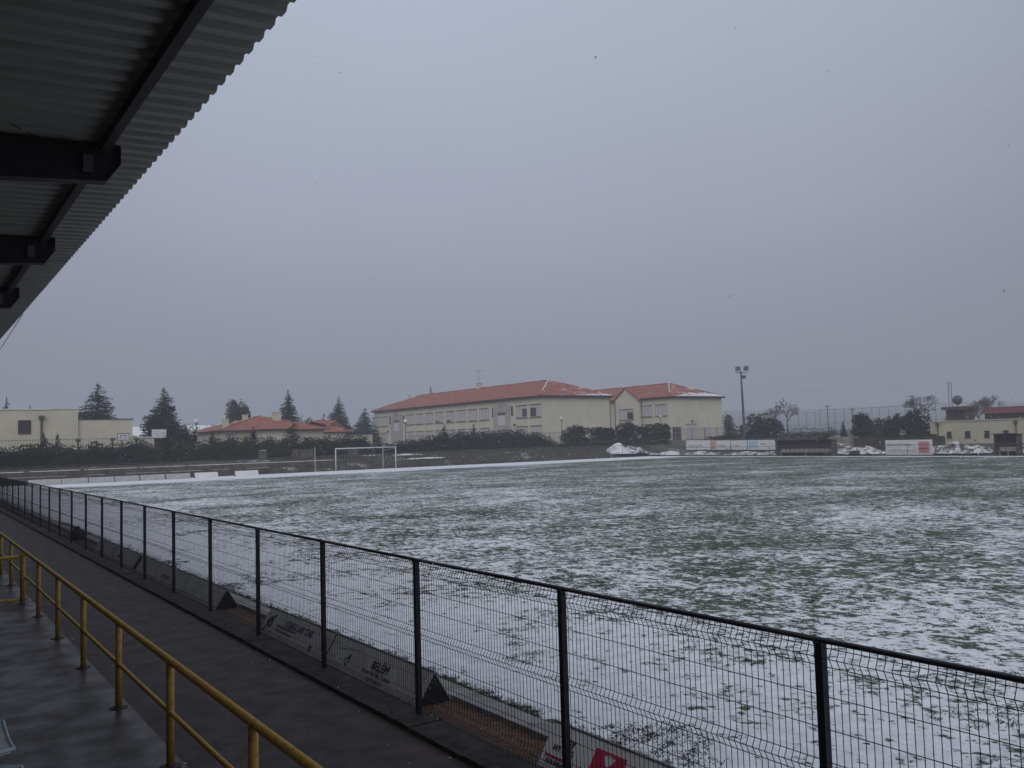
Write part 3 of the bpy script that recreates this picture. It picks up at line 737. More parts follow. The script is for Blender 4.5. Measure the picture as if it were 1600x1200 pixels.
# low items behind
def wall_seg(name, label, cat, a, c, z0, z1, th_, m, group=None):
    a = Vector(a); c = Vector(c); d = (c-a).normalized(); n = Vector((-d.y, d.x))*th_; t = MB()
    t.add([(a.x, a.y, z0), (c.x, c.y, z0), (c.x+n.x, c.y+n.y, z0), (a.x+n.x, a.y+n.y, z0), (a.x, a.y, z1), (c.x, c.y, z1), (c.x+n.x, c.y+n.y, z1), (a.x+n.x, a.y+n.y, z1)],
          [(0, 3, 2, 1), (4, 5, 6, 7), (0, 1, 5, 4), (1, 2, 6, 5), (2, 3, 7, 6), (3, 0, 4, 7)])
    o = t.build(name, M[m]); return tag(o, label, cat, group)
q0 = at(1296, 685, X=100); q1 = at(1342, 685, X=100); q2 = at(1382, 690, X=100)
wall_seg('boundary_wall', 'low pale concrete wall behind the rubble right of the long dugout', 'wall', (100, q1.y), (100, q0.y), .2, 2.05, .2, 'palewall')
wall_seg('low_wall', 'dark mossy low wall behind the far advertising boards', 'wall', (99, 54), (99, q1.y-.1), .2, 1.9, .3, 'dirt')
wall_seg('low_wall', 'dark mossy low wall behind the long dugout', 'wall', (98, q0.y+.3), (98, 90), .2, 2.1, .3, 'wallgrey')
bx = at(1335, 706, X=89); tag(MB().lathe((89, bx.y, -.05), [(.55, 0), (.6, .25), (.5, .5), (.25, .6)], 9).build('dark_tarpaulin', M['boardback'], smooth=True), 'dark covered bundle lying in front of the snowy rubble', 'bundle')

# ------------------------------------------------------------------ buildings
def hip_roof(b, x0, x1, y0, y1, ze, zr_, ov=.5, th_=.3, axis_='Y', inset=None, snow_end=True):
    X0, X1, Y0_, Y1_ = x0-ov, x1+ov, y0-ov, y1+ov; xm, ym = (x0+x1)/2, (y0+y1)/2
    if axis_ == 'Y':
        ins = inset or (X1-X0)/2
        A, B = (xm, Y0_+ins, zr_), (xm, Y1_-ins, zr_)
        c = [(X0, Y0_, ze), (X1, Y0_, ze), (X1, Y1_, ze), (X0, Y1_, ze)]
        faces = [((c[0], A, B, c[3]), 0), ((c[1], c[2], B, A), 0), ((c[0], c[1], A), 1), ((c[2], c[3], B), 0)]
    else:
        ins = inset or (Y1_-Y0_)/2
        A, B = (X0+ins, ym, zr_), (X1-ins, ym, zr_)
        c = [(X0, Y0_, ze), (X1, Y0_, ze), (X1, Y1_, ze), (X0, Y1_, ze)]
        faces = [((c[0], c[1], B, A), 0), ((c[2], c[3], A, B), 0), ((c[3], c[0], A), 0), ((c[1], c[2], B), 1)]
    for f, s_ in faces:
        b.use(M['tilessnow'] if (s_ and snow_end) else M['tiles']).add(list(f), [tuple(range(len(f)))])
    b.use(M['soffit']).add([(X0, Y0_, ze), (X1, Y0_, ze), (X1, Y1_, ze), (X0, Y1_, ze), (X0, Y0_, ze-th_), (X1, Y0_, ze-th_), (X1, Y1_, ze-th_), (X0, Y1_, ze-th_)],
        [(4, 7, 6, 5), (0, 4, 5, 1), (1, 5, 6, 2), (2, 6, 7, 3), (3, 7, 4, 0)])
    return c, A, B
def caps(c, A, B, par, snowy=True, axis_='Y'):
    k = MB(); pairs = [(c[0], A), (c[1], A), (c[2], B), (c[3], B), (A, B)] if axis_ == 'Y' else [(c[0], A), (c[3], A), (c[1], B), (c[2], B), (A, B)]
    for a, b_ in pairs: k.tube(a, b_, .13, 6)
    k.build('ridge_tiles', M['tilessnow'], par)

M['thinsnow'] = mat('thin_roof_snow', (.66, .67, .71), (.42, .25, .21), .9, 1.4, 9, lo=.5, hi=.66)
def snow_on_end(c0, c1, A, par, s0, s1, hmax, seed):
    c0, c1, A = Vector(c0), Vector(c1), Vector(A); b = MB(); n = 40; nn = (c1-c0).cross(A-c0).normalized()
    if nn.z < 0: nn = -nn
    mid = .5; lo_, hi_ = [], []
    for i in range(n+1):
        q = s0+(s1-s0)*i/n; lim = 2*min(q, 1-q)*.97
        h = hmax*max(0, math.sin(math.pi*min(1, (q-s0)/(s1-s0)*.62+.02)))**.8*(1+.9*noise.noise((q*9, seed, 0))+.5*noise.noise((q*30, seed, 2)))
        h = max(.004, min(lim, h)); f = lambda t: (c0+(c1-c0)*q)+((A-(c0+c1)/2)+((c0+c1)/2-(c0+(c1-c0)*q)))*0
        base = c0+(c1-c0)*q; upv = A-(c0+c1)/2
        lo_.append(base+upv*.004+nn*.05); hi_.append(base+upv*h+nn*.05)
    vs = lo_+hi_+[v-nn*.045 for v in lo_+hi_]; m_ = n+1
    for i in range(n): b.f += [(i, i+1, m_+i+1, m_+i), (2*m_+i, 3*m_+i, 3*m_+i+1, 2*m_+i+1), (m_+i, m_+i+1, 3*m_+i+1, 3*m_+i), (i, 2*m_+i, 2*m_+i+1, i+1)]
    b.v = vs; b.build('snow_cover', M['thinsnow'], par)
def hip_snow(c, A, par):
    MB().tube(Vector(c).lerp(Vector(A), .3)+Vector((-.05, 0, .1)), Vector(A)+Vector((-.05, 0, .1)), .08, 6).build('snow_line', M['snow'], par)
def window_x(par, X, ya, yb, z0, z1, kind='shutter'):
    """window in a wall facing -X; ya > yb"""
    w_ = MB(); w_.box((X-.03, yb, z0), (X+.04, ya, z1)); wn = w_.build('window', M['shutter'], par)
    MB().box((X-.14, yb-.08, z0-.12), (X+.02, ya+.08, z0-.003)).build('sill', M['sill'], wn); MB().box((X-.08, yb-.08, z1+.003), (X+.02, ya+.08, z1+.12)).build('lintel', M['sill'], wn)
    f = MB(); n = max(1, round((ya-yb)/1.1))
    for i in range(n+1):
        yy = yb+(ya-yb)*i/n; f.box((X-.055, yy-.035, z0+.0), (X-.032, yy+.035, z1))
    f.box((X-.05, yb+.036, z1-.08), (X-.032, ya-.036, z1-.003)); f.build('frame', M['framewhite'], wn)
    if kind == 'open':
        yy = yb+.1; MB().box((X-.045, yy, z0+.1), (X-.031, yy+(ya-yb)*.42, z1-.5)).build('pane', M['glass'], wn)
    if kind == 'lowopen': MB().box((X-.045, yb+(ya-yb)*.5, z0+.05), (X-.031, ya-.1, z0+.4)).build('pane', M['glass'], wn)
    if kind == 'rightopen': MB().box((X-.045, ya-(ya-yb)*.55, z0+.1), (X-.031, ya-.15, z1-.45)).build('pane', M['glass'], wn)
    return wn

BX = 84.6; BY = 112.2; BZt = 9.72
school = thing('school_building', 'long two-storey cream school with a red hipped roof and shuttered windows', 'building', (92, 142, 2), None)
BYE = 172.4
MB().box((BX, BY, .8), (99.3, BYE, BZt-.1)).build('wall', M['cream'], school)
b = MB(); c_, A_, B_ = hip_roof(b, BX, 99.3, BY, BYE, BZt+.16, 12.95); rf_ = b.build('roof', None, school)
caps(c_, A_, B_, rf_); snow_on_end(c_[0], c_[1], A_, rf_, .5, .985, .10, 3); hip_snow(c_[0], A_, rf_)
zy = lambda px_: at(px_, 650, X=BX).y
up0, up1 = 6.5, 8.42; lo0, lo1 = 2.9, 4.95
zo = lambda q: 560+q/4
wins = [(90, 130, ''), (142, 182, ''), (303, 347, ''), (360, 405, ''), (418, 465, ''), (482, 528, 'lowopen'), (552, 600, 'lowopen'), (618, 670, ''), (688, 740, ''), (760, 815, ''), (990, 1055, 'open'), (1075, 1142, 'rightopen')]
for a, c, kd in wins:
    window_x(school, BX, zy(zo(a)), zy(zo(c)), up0, up1, kd); window_x(school, BX, zy(zo(a)), zy(zo(c)), lo0, lo1)
for a, c in ((194, 203), (279, 288), (836, 847), (955, 967)):
    MB().box((BX-.03, zy(zo(c)), up0+.3), (BX+.02, zy(zo(a)), up1+.05)).build('narrow_window', M['glass'], school)
for a, c in ((207, 276), (850, 950)):
    ya, yb = zy(zo(a)), zy(zo(c)); ym = (ya+yb)/2; w_ = ya-yb
    pt = MB(); X = BX; o_ = w_*.24
    pt.box((X-.25, yb, 2), (X+.02, yb+o_, 8.75)); pt.box((X-.25, ya-o_, 2), (X+.02, ya, 8.75))
    pt.box((X-.22, yb+o_, 7.55), (X+.02, ya-o_, 8.75)); pt.box((X-.2, yb+o_, 2), (X+.02, ya-o_, 5.35))
    arch = [(ym-w_*.30, 8.75), (ym-w_*.28, 9.05), (ym-w_*.16, 9.25), (ym-w_*.10, 9.5), (ym, 9.6), (ym+w_*.10, 9.5), (ym+w_*.16, 9.25), (ym+w_*.28, 9.05), (ym+w_*.30, 8.75)]
    pt.prism([(y_, z_-.15) for y_, z_ in arch], 0, X-.26, X+.02)
    por = pt.build('portal', M['stone'], school)
    MB().box((X-.08, yb+o_, 5.353), (X-.002, ya-o_, 7.1)).build('blind', M['white'], por)
    MB().box((X-.12, yb+o_, 7.1), (X-.002, ya-o_, 7.4)).build('transom', M['sill'], por)
    tp = MB()
    for k in range(14):
        a0, a1 = 2*math.pi*k/14, 2*math.pi*(k+1)/14
        tp.tube((X-.28, ym+.28*math.cos(a0), 9.02+.28*math.sin(a0)), (X-.28, ym+.28*math.cos(a1), 9.02+.28*math.sin(a1)), .05, 5)
    tp.build('medallion', M['kerb_light'], por)
dp = MB(); dp.tube((99.25, BY-.08, 2), (99.25, BY-.08, 9.6), .07, 6); dp.build('downpipe', M['sill'], school)
for q, zz in ((558, None),): pass
rd = MB(); yv = zy(560+590/4)
rd.tube((BX-.55, yv, 8.4), (BX-.55, yv, 12.6), .03, 5).tube((BX-.55, yv, 8.4), (BX, yv, 8.4), .02, 4); rd.build('lightning_rod', M['iron'], school)
q = at(560+755/4, 603, X=92); ch_ = MB().box((91.6, q.y-.5, 12.6), (92.4, q.y+.5, 13.9)).box((91.5, q.y-.6, 13.9), (92.5, q.y+.6, 14.0)); co_ = ch_.build('chimney', M['cream'], school)
an = MB(); an.tube((92, q.y, 14), (92, q.y, 16.4), .035, 5); an.tube((92, q.y-1.3, 16.3), (92, q.y+1.3, 16.3), .02, 4)
for k in range(7): an.tube((91.6, q.y-1.3+k*.43, 16.3), (92.4, q.y-1.3+k*.43, 16.3), .015, 4)
an.build('aerial', M['galv'], co_)
al = MB()
for yy, zz in ((BY-.05, 4.35),): al.box((92.6, yy-.25, zz), (92.9, yy+.05, zz+.25))
al.build('wall_lamp', M['iron'], school)
al = MB()
for q in (185, 978): y_ = zy(zo(q)); al.box((BX-.3, y_-.15, 5.2), (BX-.003, y_+.15, 5.5))
al.build('wall_lamp', M['iron'], school)

W2X, W2Y = 113.7, 112.2
w2 = thing('school_wing', 'smaller right-hand cream school wing with a pointed gable and red hipped roof', 'building', (120, 125, 2))
MB().box((W2X, W2Y, .8), (127.3, 156, BZt-.1)).build('wall', M['cream'], w2)
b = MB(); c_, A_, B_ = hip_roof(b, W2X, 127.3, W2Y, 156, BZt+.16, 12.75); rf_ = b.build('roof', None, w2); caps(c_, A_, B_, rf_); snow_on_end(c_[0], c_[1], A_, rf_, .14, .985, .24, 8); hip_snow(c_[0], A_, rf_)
gx = W2X-.75; ga = at(961, 640, X=gx).y; gb = at(997, 640, X=gx).y; gmid = (ga+gb)/2
gbm = MB(); gbm.prism([(gb, .8), (ga, .8), (ga, 9.75), (gmid, 11.95), (gb, 9.75)], 0, gx, W2X+1); gw = gbm.build('gable_bay', M['cream'], w2)
g2 = MB()
for s_ in (-1, 1):
    e_ = ga+.35 if s_ > 0 else gb-.35
    g2.add([(gx-.3, gmid, 12.17), (gx-.3, e_, 9.72), (W2X+4, e_, 9.72), (W2X+4, gmid, 12.17), (gx-.3, gmid, 12.02), (gx-.3, e_, 9.57), (W2X+4, e_, 9.57), (W2X+4, gmid, 12.02)],
           [(0, 1, 2, 3), (4, 7, 6, 5), (0, 4, 5, 1), (1, 5, 6, 2), (2, 6, 7, 3)])
g2.build('gable_roof', M['tiles'], w2)
window_x(w2, gx, ga-1.3, gb+1.3, 6.0, 7.9, 'open'); window_x(w2, gx, ga-1.3, gb+1.3, 2.9, 4.8)
for a, c in ((568, 635), (657, 725)):
    ya = at(860+a/4, 645, X=W2X).y; yb = at(860+c/4, 645, X=W2X).y; window_x(w2, W2X, ya, yb, 6.45, 8.4); window_x(w2, W2X, ya, yb, 2.9, 4.9)
def on_end(a, c, z0, z1, nm, m): xa_ = at(860+a/4, 675, Y=W2Y).x; xb_ = at(860+c/4, 675, Y=W2Y).x; return MB().box((xa_, W2Y-.06, z0), (xb_, W2Y+.03, z1)).build(nm, M[m], w2), xa_, xb_
o_, xa_, xb_ = on_end(762, 815, 1.9, 4.3, 'door', 'glass')
f = MB()
for t_ in (0.02, .36, .68, .98): xx = xa_+(xb_-xa_)*t_; f.box((xx-.05, W2Y-.10, 1.9), (xx+.05, W2Y-.062, 4.3))
for zz in (2.4, 3.2, 4.0): f.box((xa_+.1, W2Y-.095, zz), (xb_-.1, W2Y-.062, zz+.07))
f.build('door_frame', M['framewhite'], o_)
on_end(850, 912, 2.3, 4.7, 'window', 'shutter'); on_end(846, 915, 4.703, 4.85, 'lintel', 'sill')
on_end(955, 1003, 2.3, 4.2, 'window', 'shutter')
MB().box((118.9, W2Y-.3, 5.2), (119.2, W2Y-.003, 5.45)).build('wall_lamp', M['iron'], w2)
MB().tube((W2X-.1, gb-.3, 2), (W2X-.1, gb-.3, 9.5), .07, 6).build('downpipe', M['sill'], w2)
MB().tube((gx-.08, ga-.1, 2), (gx-.08, ga-.1, 9.5), .07, 6).build('downpipe', M['sill'], w2)

# left flat-roofed building
fl_ = thing('flat_roofed_building', 'low cream flat-roofed building with one barred window behind the dark hedge', 'building', (8, 125, 1.9))
MB().box((-14, 117, .8), (17.85, 134, 8.02)).build('wall', M['cream'], fl_); MB().box((17.853, 117.3, .8), (24.1, 132, 6.8)).build('lower_wing', M['cream'], fl_)
pr = MB(); pr.box((-14.1, 116.9, 8.02), (15.0, 134.1, 8.14)); pr.build('snowy_parapet', M['snow'], fl_)
MB().box((15.0, 116.95, 8.02), (17.95, 134.1, 8.08)).build('parapet', M['cream2'], fl_)
MB().box((17.96, 117.2, 6.8), (24.2, 132.1, 6.88)).build('wing_parapet', M['soffit'], fl_)
wn = MB().box((11.5, 116.93, 5.2), (12.75, 117.02, 6.75)).build('window', M['glass'], fl_)
f = MB()
for xx in (11.5, 11.92, 12.33, 12.75): f.box((xx-.035, 116.88, 5.2), (xx+.035, 116.928, 6.75))
for zz in (5.2, 5.72, 6.24, 6.75): f.box((11.5, 116.86, zz-.035), (12.75, 116.878, zz+.035))
f.build('window_bars', M['redroof2'], wn)
dp = MB(); dp.tube((13.9, 116.9, 1.5), (13.9, 116.9, 6.9), .12, 8); dp.box((13.6, 116.6, 6.9), (14.2, 116.98, 7.3)); dp.build('downpipe', M['sill'], fl_)
# low cream wall with bars in front of it
lw = thing('low_boundary_wall', 'low cream wall with a barred railing on top in front of the flat building', 'wall', (15, 108, 1.8))
xe = at(240, 690, Y=108).x
MB().box((-6, 108, .9), (xe, 108.25, 3.35)).build('wall', M['cream2'], lw)
zt = 3.35; r_ = MB(); x = 5.0
while x < xe-.1: r_.tube((x, 108.12, zt), (x, 108.12, zt+1.1), .02, 4, caps=False); x += .28
r_.tube((5, 108.12, zt+.95), (xe, 108.12, zt+.95), .03, 4); r_.build('railing', M['iron'], lw)
for px_ in (121.5, 176, 213):
    xx = at(px_, 688, Y=107.9).x; MB().lathe((xx, 107.9, 3.1), [(.1, 0), (.1, .9), (.28, 1.0), (.28, 1.15), (.1, 1.3)], 8).build('pier_cap', M['sill'], lw)
def backboard(label, px0, px1, py0, py1, Y, full):
    a = at(px0, py0, Y=Y); c = at(px1, py1, Y=Y); t = thing('basketball_hoop', label, 'basketball hoop', ((a.x+c.x)/2, Y, 2), 'basketball backboards')
    MB().box((a.x, Y, c.z), (c.x, Y+.05, a.z)).build('backboard', M['boardwhite'], t)
    xm = (a.x+c.x)/2; f = MB()
    if full:
        for (x0, x1, z0, z1) in ((a.x, c.x, a.z-.06, a.z), (a.x, c.x, c.z, c.z+.06), (a.x, a.x+.06, c.z, a.z), (c.x-.06, c.x, c.z, a.z), (xm-.3, xm+.3, c.z+.55, c.z+.6), (xm-.3, xm-.25, c.z+.15, c.z+.55), (xm+.25, xm+.3, c.z+.15, c.z+.55)): f.box((x0, Y-.012, z0), (x1, Y-.003, z1))
        f.build('marking', M['iron'], t)
        h = MB()
        for k in range(12):
            a0, a1 = 2*math.pi*k/12, 2*math.pi*(k+1)/12
            h.tube((xm+.23*math.cos(a0), Y-.3+.23*math.sin(a0), c.z+.12), (xm+.23*math.cos(a1), Y-.3+.23*math.sin(a1), c.z+.12), .012, 5)
        h.build('ring', M['orange'], t)
    MB().tube((xm, Y+.9, 1.8), (xm, Y+.9, c.z+.5), .08, 8).tube((xm, Y+.9, c.z+.5), (xm, Y+.05, c.z+.6), .06, 6).build('stand', M['iron'], t)
backboard('white basketball backboard with a marked square, in front of the cream wall', 183, 202, 677, 688, 106.5, True)
backboard('plain white backboard seen in front of the dark conifer', 237, 260, 671, 684, 116, False)

# houses with red roofs
def house(name, label, pts, group=None):
    t = thing(name, label, 'house', pts['loc']); return t
HY = 132
ha = house('red_roofed_house', 'low cream house with wide red hipped roofs and three chimneys', {'loc': (42, HY+5, 2)})
xl, xr = at(336, 675, Y=HY).x, at(511, 670, Y=HY).x; ze = at(440, 671.5, Y=HY).z
MB().box((xl+1, HY, .8), (xr-.6, HY+13, ze-.12)).build('wall', M['cream'], ha)
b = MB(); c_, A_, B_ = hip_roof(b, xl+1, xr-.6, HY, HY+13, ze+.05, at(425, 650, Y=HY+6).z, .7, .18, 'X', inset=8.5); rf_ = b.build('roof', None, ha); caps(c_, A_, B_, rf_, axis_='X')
xw0, xw1 = at(407, 672, Y=HY-4).x, at(452, 672, Y=HY-4).x
MB().box((xw0+.4, HY-4, .8), (xw1-.4, HY-.003, ze-.12)).build('front_wing', M['cream'], ha)
b = MB(); zr2 = at(424, 651.5, Y=HY+6).z-.15; xm = (xw0+xw1)/2
b.use(M['tiles']).add([(xw0-.2, HY-4.6, ze+.06), (xw1+.2, HY-4.6, ze+.06), (xm+.8, HY+3.5, zr2), (xw1+.2, HY+5, ze+.06), (xw0-.2, HY+5, ze+.06)], [(0, 1, 2), (1, 3, 2), (4, 0, 2)])
b.use(M['soffit']).add([(xw0-.2, HY-4.6, ze+.06), (xw1+.2, HY-4.6, ze+.06), (xw1+.2, HY-4.6, ze-.1), (xw0-.2, HY-4.6, ze-.1), (xw1+.2, HY-.7, ze-.1), (xw0-.2, HY-.7, ze-.1), (xw1+.2, HY-.7, ze+.06), (xw0-.2, HY-.7, ze+.06)], [(0, 3, 2, 1), (3, 5, 4, 2), (1, 2, 4, 6), (0, 7, 5, 3)])
b.build('wing_roof', None, ha)
for (x0, x1, y0, y1, yy) in ((350, 357.5, 656, 670, HY+2), (381, 387.5, 649, 660, HY+5), (427.5, 439.5, 645, 662, HY+4)):
    a = at(x0, y0, Y=yy); c = at(x1, y1, Y=yy); ck = MB().box((a.x, yy, c.z-1), (c.x, yy+.9, a.z)).box((a.x-.08, yy-.08, a.z), (c.x+.08, yy+.98, a.z+.12)); ck.build('chimney', M['cream'], ha)
for pxw in (356, 362): a = at(pxw, 679, Y=HY); MB().box((a.x-.4, HY-.04, ze-1.5), (a.x+.4, HY+.02, ze-.5)).build('window', M['shutter'], ha)
hb_ = house('red_roofed_house', 'small house with a red pyramid roof and a snow line, right of the wide house', {'loc': (62, 147, 2)})
HB = 142; xl, xr = at(499, 676, Y=HB).x, at(545, 676, Y=HB).x; ze = at(528, 675, Y=HB).z
MB().box((xl+.5, HB, .8), (xr-.5, HB+9, ze-.12)).build('wall', M['cream'], hb_)
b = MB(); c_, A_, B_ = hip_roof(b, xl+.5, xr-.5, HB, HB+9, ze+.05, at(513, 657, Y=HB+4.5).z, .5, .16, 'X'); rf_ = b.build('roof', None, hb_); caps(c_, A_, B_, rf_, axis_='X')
xa_, xb_ = at(540, 680, Y=126).x, at(582, 680, Y=126).x
gw_ = thing('garden_wall', 'pale flat-topped wall between the small red-roofed house and the school', 'wall', ((xa_+xb_)/2, 126, 1.9))
MB().box((xa_, 126, .8), (xb_, 126.3, at(560, 679.5, Y=126).z)).build('wall', M['cream2'], gw_)

# distant snowy sheds
for i, (x0, x1, y0, y1, Y) in enumerate(((207, 236, 666, 682, 190), (300, 336, 664, 678, 200))):
    a = at(x0, y0, Y=Y); c = at(x1, y1, Y=Y)
    t = thing('snowy_shed', ['snow-covered shed roof between the flat building and the conifer', 'snow-covered long shed roof left of the red-roofed house'][i], 'shed', ((a.x+c.x)/2, Y+4, 2), 'distant sheds')
    MB().box((a.x, Y, 1), (c.x, Y+9, c.z)).build('wall', M['cream2'], t)
    MB().prism([(Y-.5, c.z), (Y+4.5, a.z), (Y+9.5, c.z), (Y+9.5, c.z-.1), (Y-.5, c.z-.1)], 0, a.x-.3, c.x+.3).build('roof', M['snow'], t)
a = at(215, 684, Y=112); c = at(241, 690, Y=112)
t = thing('small_outbuilding', 'small cream outbuilding beside the tall dark conifer', 'outbuilding', ((a.x+c.x)/2, 113, 2)); MB().box((a.x, 112, 1), (c.x, 115, a.z)).build('wall', M['cream'], t); MB().box((a.x-.15, 111.85, a.z), (c.x+.15, 115.15, a.z+.1)).build('roof', M['snow'], t)

# changing rooms at the right
cr = thing('changing_rooms', 'long low cream building with small square windows at the right edge', 'building', (113, 45, .5))
MB().box((110, 22, 0), (117, 61.9, 3.6)).build('wall', M['cream2'], cr); MB().box((109.9, 21.9, 3.6), (117.1, 62, 3.72)).build('parapet', M['cream2'], cr)
for a, c in ((1120, 1148), (1233, 1265), (1353, 1385), (1473, 1505)):
    ya = at(1200+a/4, 680, X=110).y; yb = at(1200+c/4, 680, X=110).y
    z0_ = 1.55
    wn = MB().box((109.94, yb, z0_), (110.02, ya, z0_+.78)).build('window', M['glass'], cr); MB().box((109.9, yb-.06, z0_-.1), (110.01, ya+.06, z0_-.003)).build('sill', M['sill'], wn)
for a in (1067, 1556): yy = at(1200+a/4, 680, X=110).y; MB().tube((109.88, yy, .4), (109.88, yy, 3.1), .07, 6).box((109.7, yy-.18, 3.1), (109.99, yy+.18, 3.5)).build('downpipe', M['sill'], cr)
rr = thing('red_roofed_hall', 'long dark red roof rising behind the cream building at the right', 'building', (128, 48, .5))
q0 = at(1538, 640, X=124); ztop = at(1590, 634, X=124).z
MB().box((124, 20, .3), (134, q0.y, 4.6)).build('wall', M['brownwood'], rr)
MB().prism([(123.5, 4.6), (125, ztop), (133, ztop), (134.5, 4.6)], 1, 19.5, q0.y+.4).build('roof', M['redroof2'], rr)
fb = thing('flat_canopy', 'flat brown canopy with a snowy slope beside it above the cream building', 'canopy', (125, 64, .5))
q0, q1 = at(1476, 640, X=125), at(1513, 640, X=125)
MB().box((124, q1.y, q0.z-.1), (128, q0.y, q0.z+.35)).build('roof', M['brownwood'], fb); MB().box((125, q0.y-3.2, .3), (127, q0.y-.2, q0.z-.103)).build('core', M['brownwood'], fb)
# ball on a mast and twin poles
q = at(1496, 625, X=130); t = thing('ball_antenna', 'dark round ball raised on a short mast beside two thin poles', 'antenna', (130, q.y, 1))
MB().ball((130, q.y, q.z), .72, 14).build('ball', M['iron'], t, smooth=True); MB().tube((130, q.y, .5), (130, q.y, q.z-.6), .08, 6).build('mast', M['iron'], t)
q = at(1485, 597, X=130); y0, y1 = at(1482.5, 620, X=130).y, at(1487, 620, X=130).y
t = thing('twin_mast', 'pair of thin upright poles joined at the top beside the round ball', 'mast', (130, (y0+y1)/2, 1))
for yy in (y0, y1): MB().tube((130, yy, .5), (130, yy, q.z), .05, 6).build('pole', M['iron'], t)
MB().tube((130, y0, q.z-.05), (130, y1, q.z-.05), .03, 5).build('crosspiece', M['iron'], t)

# ------------------------------------------------------------------ floodlight, lamps, ball-court cage
def zat(px_, py_, Y=None, X=None): return at(px_, py_, X=X, Y=Y)
q = zat(1162, 660, Y=94.5); fx = q.x
fl = thing('floodlight', 'tall grey floodlight pole with two large lamps above the far corner', 'floodlight', (fx, 94.5, 1))
tp_ = at(1157.5, 580, Y=94.5)
MB().tube((fx+.15, 94.5, .5), (tp_.x, 94.5, tp_.z), .26, 8, .12).build('pole', M['iron'], fl)
MB().tube((tp_.x-1.35, 94.45, tp_.z-.25), (tp_.x+1.35, 94.45, tp_.z-.25), .06, 6).build('crossarm', M['iron'], fl)
for sx_, lab in ((-1.0, 1), (1.0, 2)):
    cx, cz = tp_.x+sx_, tp_.z+.42+.1*(lab == 2)
    d = Vector((-.55, -.72, -.35)).normalized(); u_ = Vector((.8, -.6, 0)); v_ = d.cross(u_).normalized(); c0 = Vector((cx, 94.3, cz)); vs = []
    for (o, s_) in ((-.22, .26), (.22, .40)):
        for a, b2 in ((-1, -1), (1, -1), (1, 1), (-1, 1)): vs.append(c0+d*o+u_*a*s_+v_*b2*s_*.95)
    h = MB().add(vs, [(0, 1, 2, 3), (0, 4, 5, 1), (1, 5, 6, 2), (2, 6, 7, 3), (3, 7, 4, 0), (7, 6, 5, 4)]).build('lamp_head', M['iron'], fl)
    vs = [c0+d*.232+u_*a*.33+v_*b2*.33 for a, b2 in ((-1, -1), (1, -1), (1, 1), (-1, 1))]; vs += [p_+d*.01 for p_ in vs]
    MB().add(vs, [(0, 1, 2, 3), (7, 6, 5, 4), (0, 4, 5, 1), (1, 5, 6, 2), (2, 6, 7, 3), (3, 7, 4, 0)]).build('lamp_glass', M['galv'], h)
MB().box((tp_.x+.1, 94.1, tp_.z-1.2), (tp_.x+.7, 94.5, tp_.z-.7)).build('control_box', M['iron'], fl)

GL = 'globe street lamps around the school'
def globe_lamp(label, px_, py_, Y, r=.28):
    q = at(px_, py_, Y=Y); z0 = terrain(q.x, Y); t = thing('globe_lamp', label, 'street lamp', (q.x, Y, z0), GL)
    MB().tube((q.x, Y, z0-.1), (q.x, Y, q.z-r), .07, 8, .05).build('pole', M['iron'], t); MB().ball((q.x, Y, q.z), r).build('globe', M['lamp'], t, smooth=True)
    MB().lathe((q.x, Y, q.z-r-.12), [(.06, 0), (.13, .1), (.1, .16)], 8).build('collar', M['iron'], t)
globe_lamp('street lamp with a white globe in front of the distant snowy shed', 306.5, 659, 118, .34)
globe_lamp('street lamp with a white globe at the left end of the school facade', 633.5, 658.5, 106, .30)
globe_lamp('street lamp with a white globe before the blank end wall of the school', 877.5, 654, 103, .26)
globe_lamp('street lamp with a white globe in front of the right school wing', 1032, 651, 104, .22)

SGp = 'tall arm street lamps in the distance'
def arm_lamp(label, px_, py_, X):
    q = at(px_, py_, X=X); z0 = terrain(X, q.y)
    t = thing('street_lamp', label, 'street lamp', (X, q.y, z0), SGp)
    MB().tube((X, q.y+1.3, z0-.1), (X, q.y+1.3, q.z-.25), .08, 6, .05).tube((X, q.y+1.3, q.z-.25), (X, q.y, q.z), .04, 5).build('pole', M['bluish'], t)
    MB().box((X-.15, q.y-.5, q.z-.06), (X+.15, q.y+.25, q.z+.12)).build('lamp_head', M['iron'], t)
arm_lamp('tall street lamp with a side arm before the bare trees right of the floodlight', 1221.5, 633, 150)
arm_lamp('tall street lamp with a side arm beside the bare tree above the ball court', 1450, 620.5, 140)

ct = thing('ball_court_cage', 'tall blue-grey ball court cage with slender posts behind the bushes', 'cage', (140, 95, 1))
def cage(X, pxs, py_top, m='cageblue'):
    ys_ = [at(q, py_top, X=X).y for q in pxs]; zt_ = at(pxs[0], py_top, X=X).z
    for yy in ys_: MB().tube((X, yy, .6), (X, yy, zt_), .045, 5).build('post', M[m], ct)
    b = MB()
    for zz in (zt_, zt_*.62, zt_*.35): b.tube((X, ys_[0], zz), (X, ys_[-1], zz), .035, 4)
    b.build('rail', M[m], ct); b = MB(); L_ = ys_[0]-ys_[-1]; k = 0
    while k*.7 < L_: b.tube((X, ys_[0]-k*.7, 1), (X, ys_[0]-k*.7, zt_), .009, 3, caps=False); k += 1
    for k in range(int(zt_/.7)): b.tube((X, ys_[0], 1+k*.7), (X, ys_[-1], 1+k*.7), .009, 3, caps=False)
    b.build('net', M[m], ct)
M['cageblue'] = mat('cage_paint', (.20, .26, .34), None, .6, 4)
cage(150, [1218, 1235, 1247, 1260, 1274], 647)
cage(135, [1280, 1304, 1319, 1333, 1348, 1362, 1374, 1388, 1400, 1414, 1430, 1445, 1462, 1478], 641)
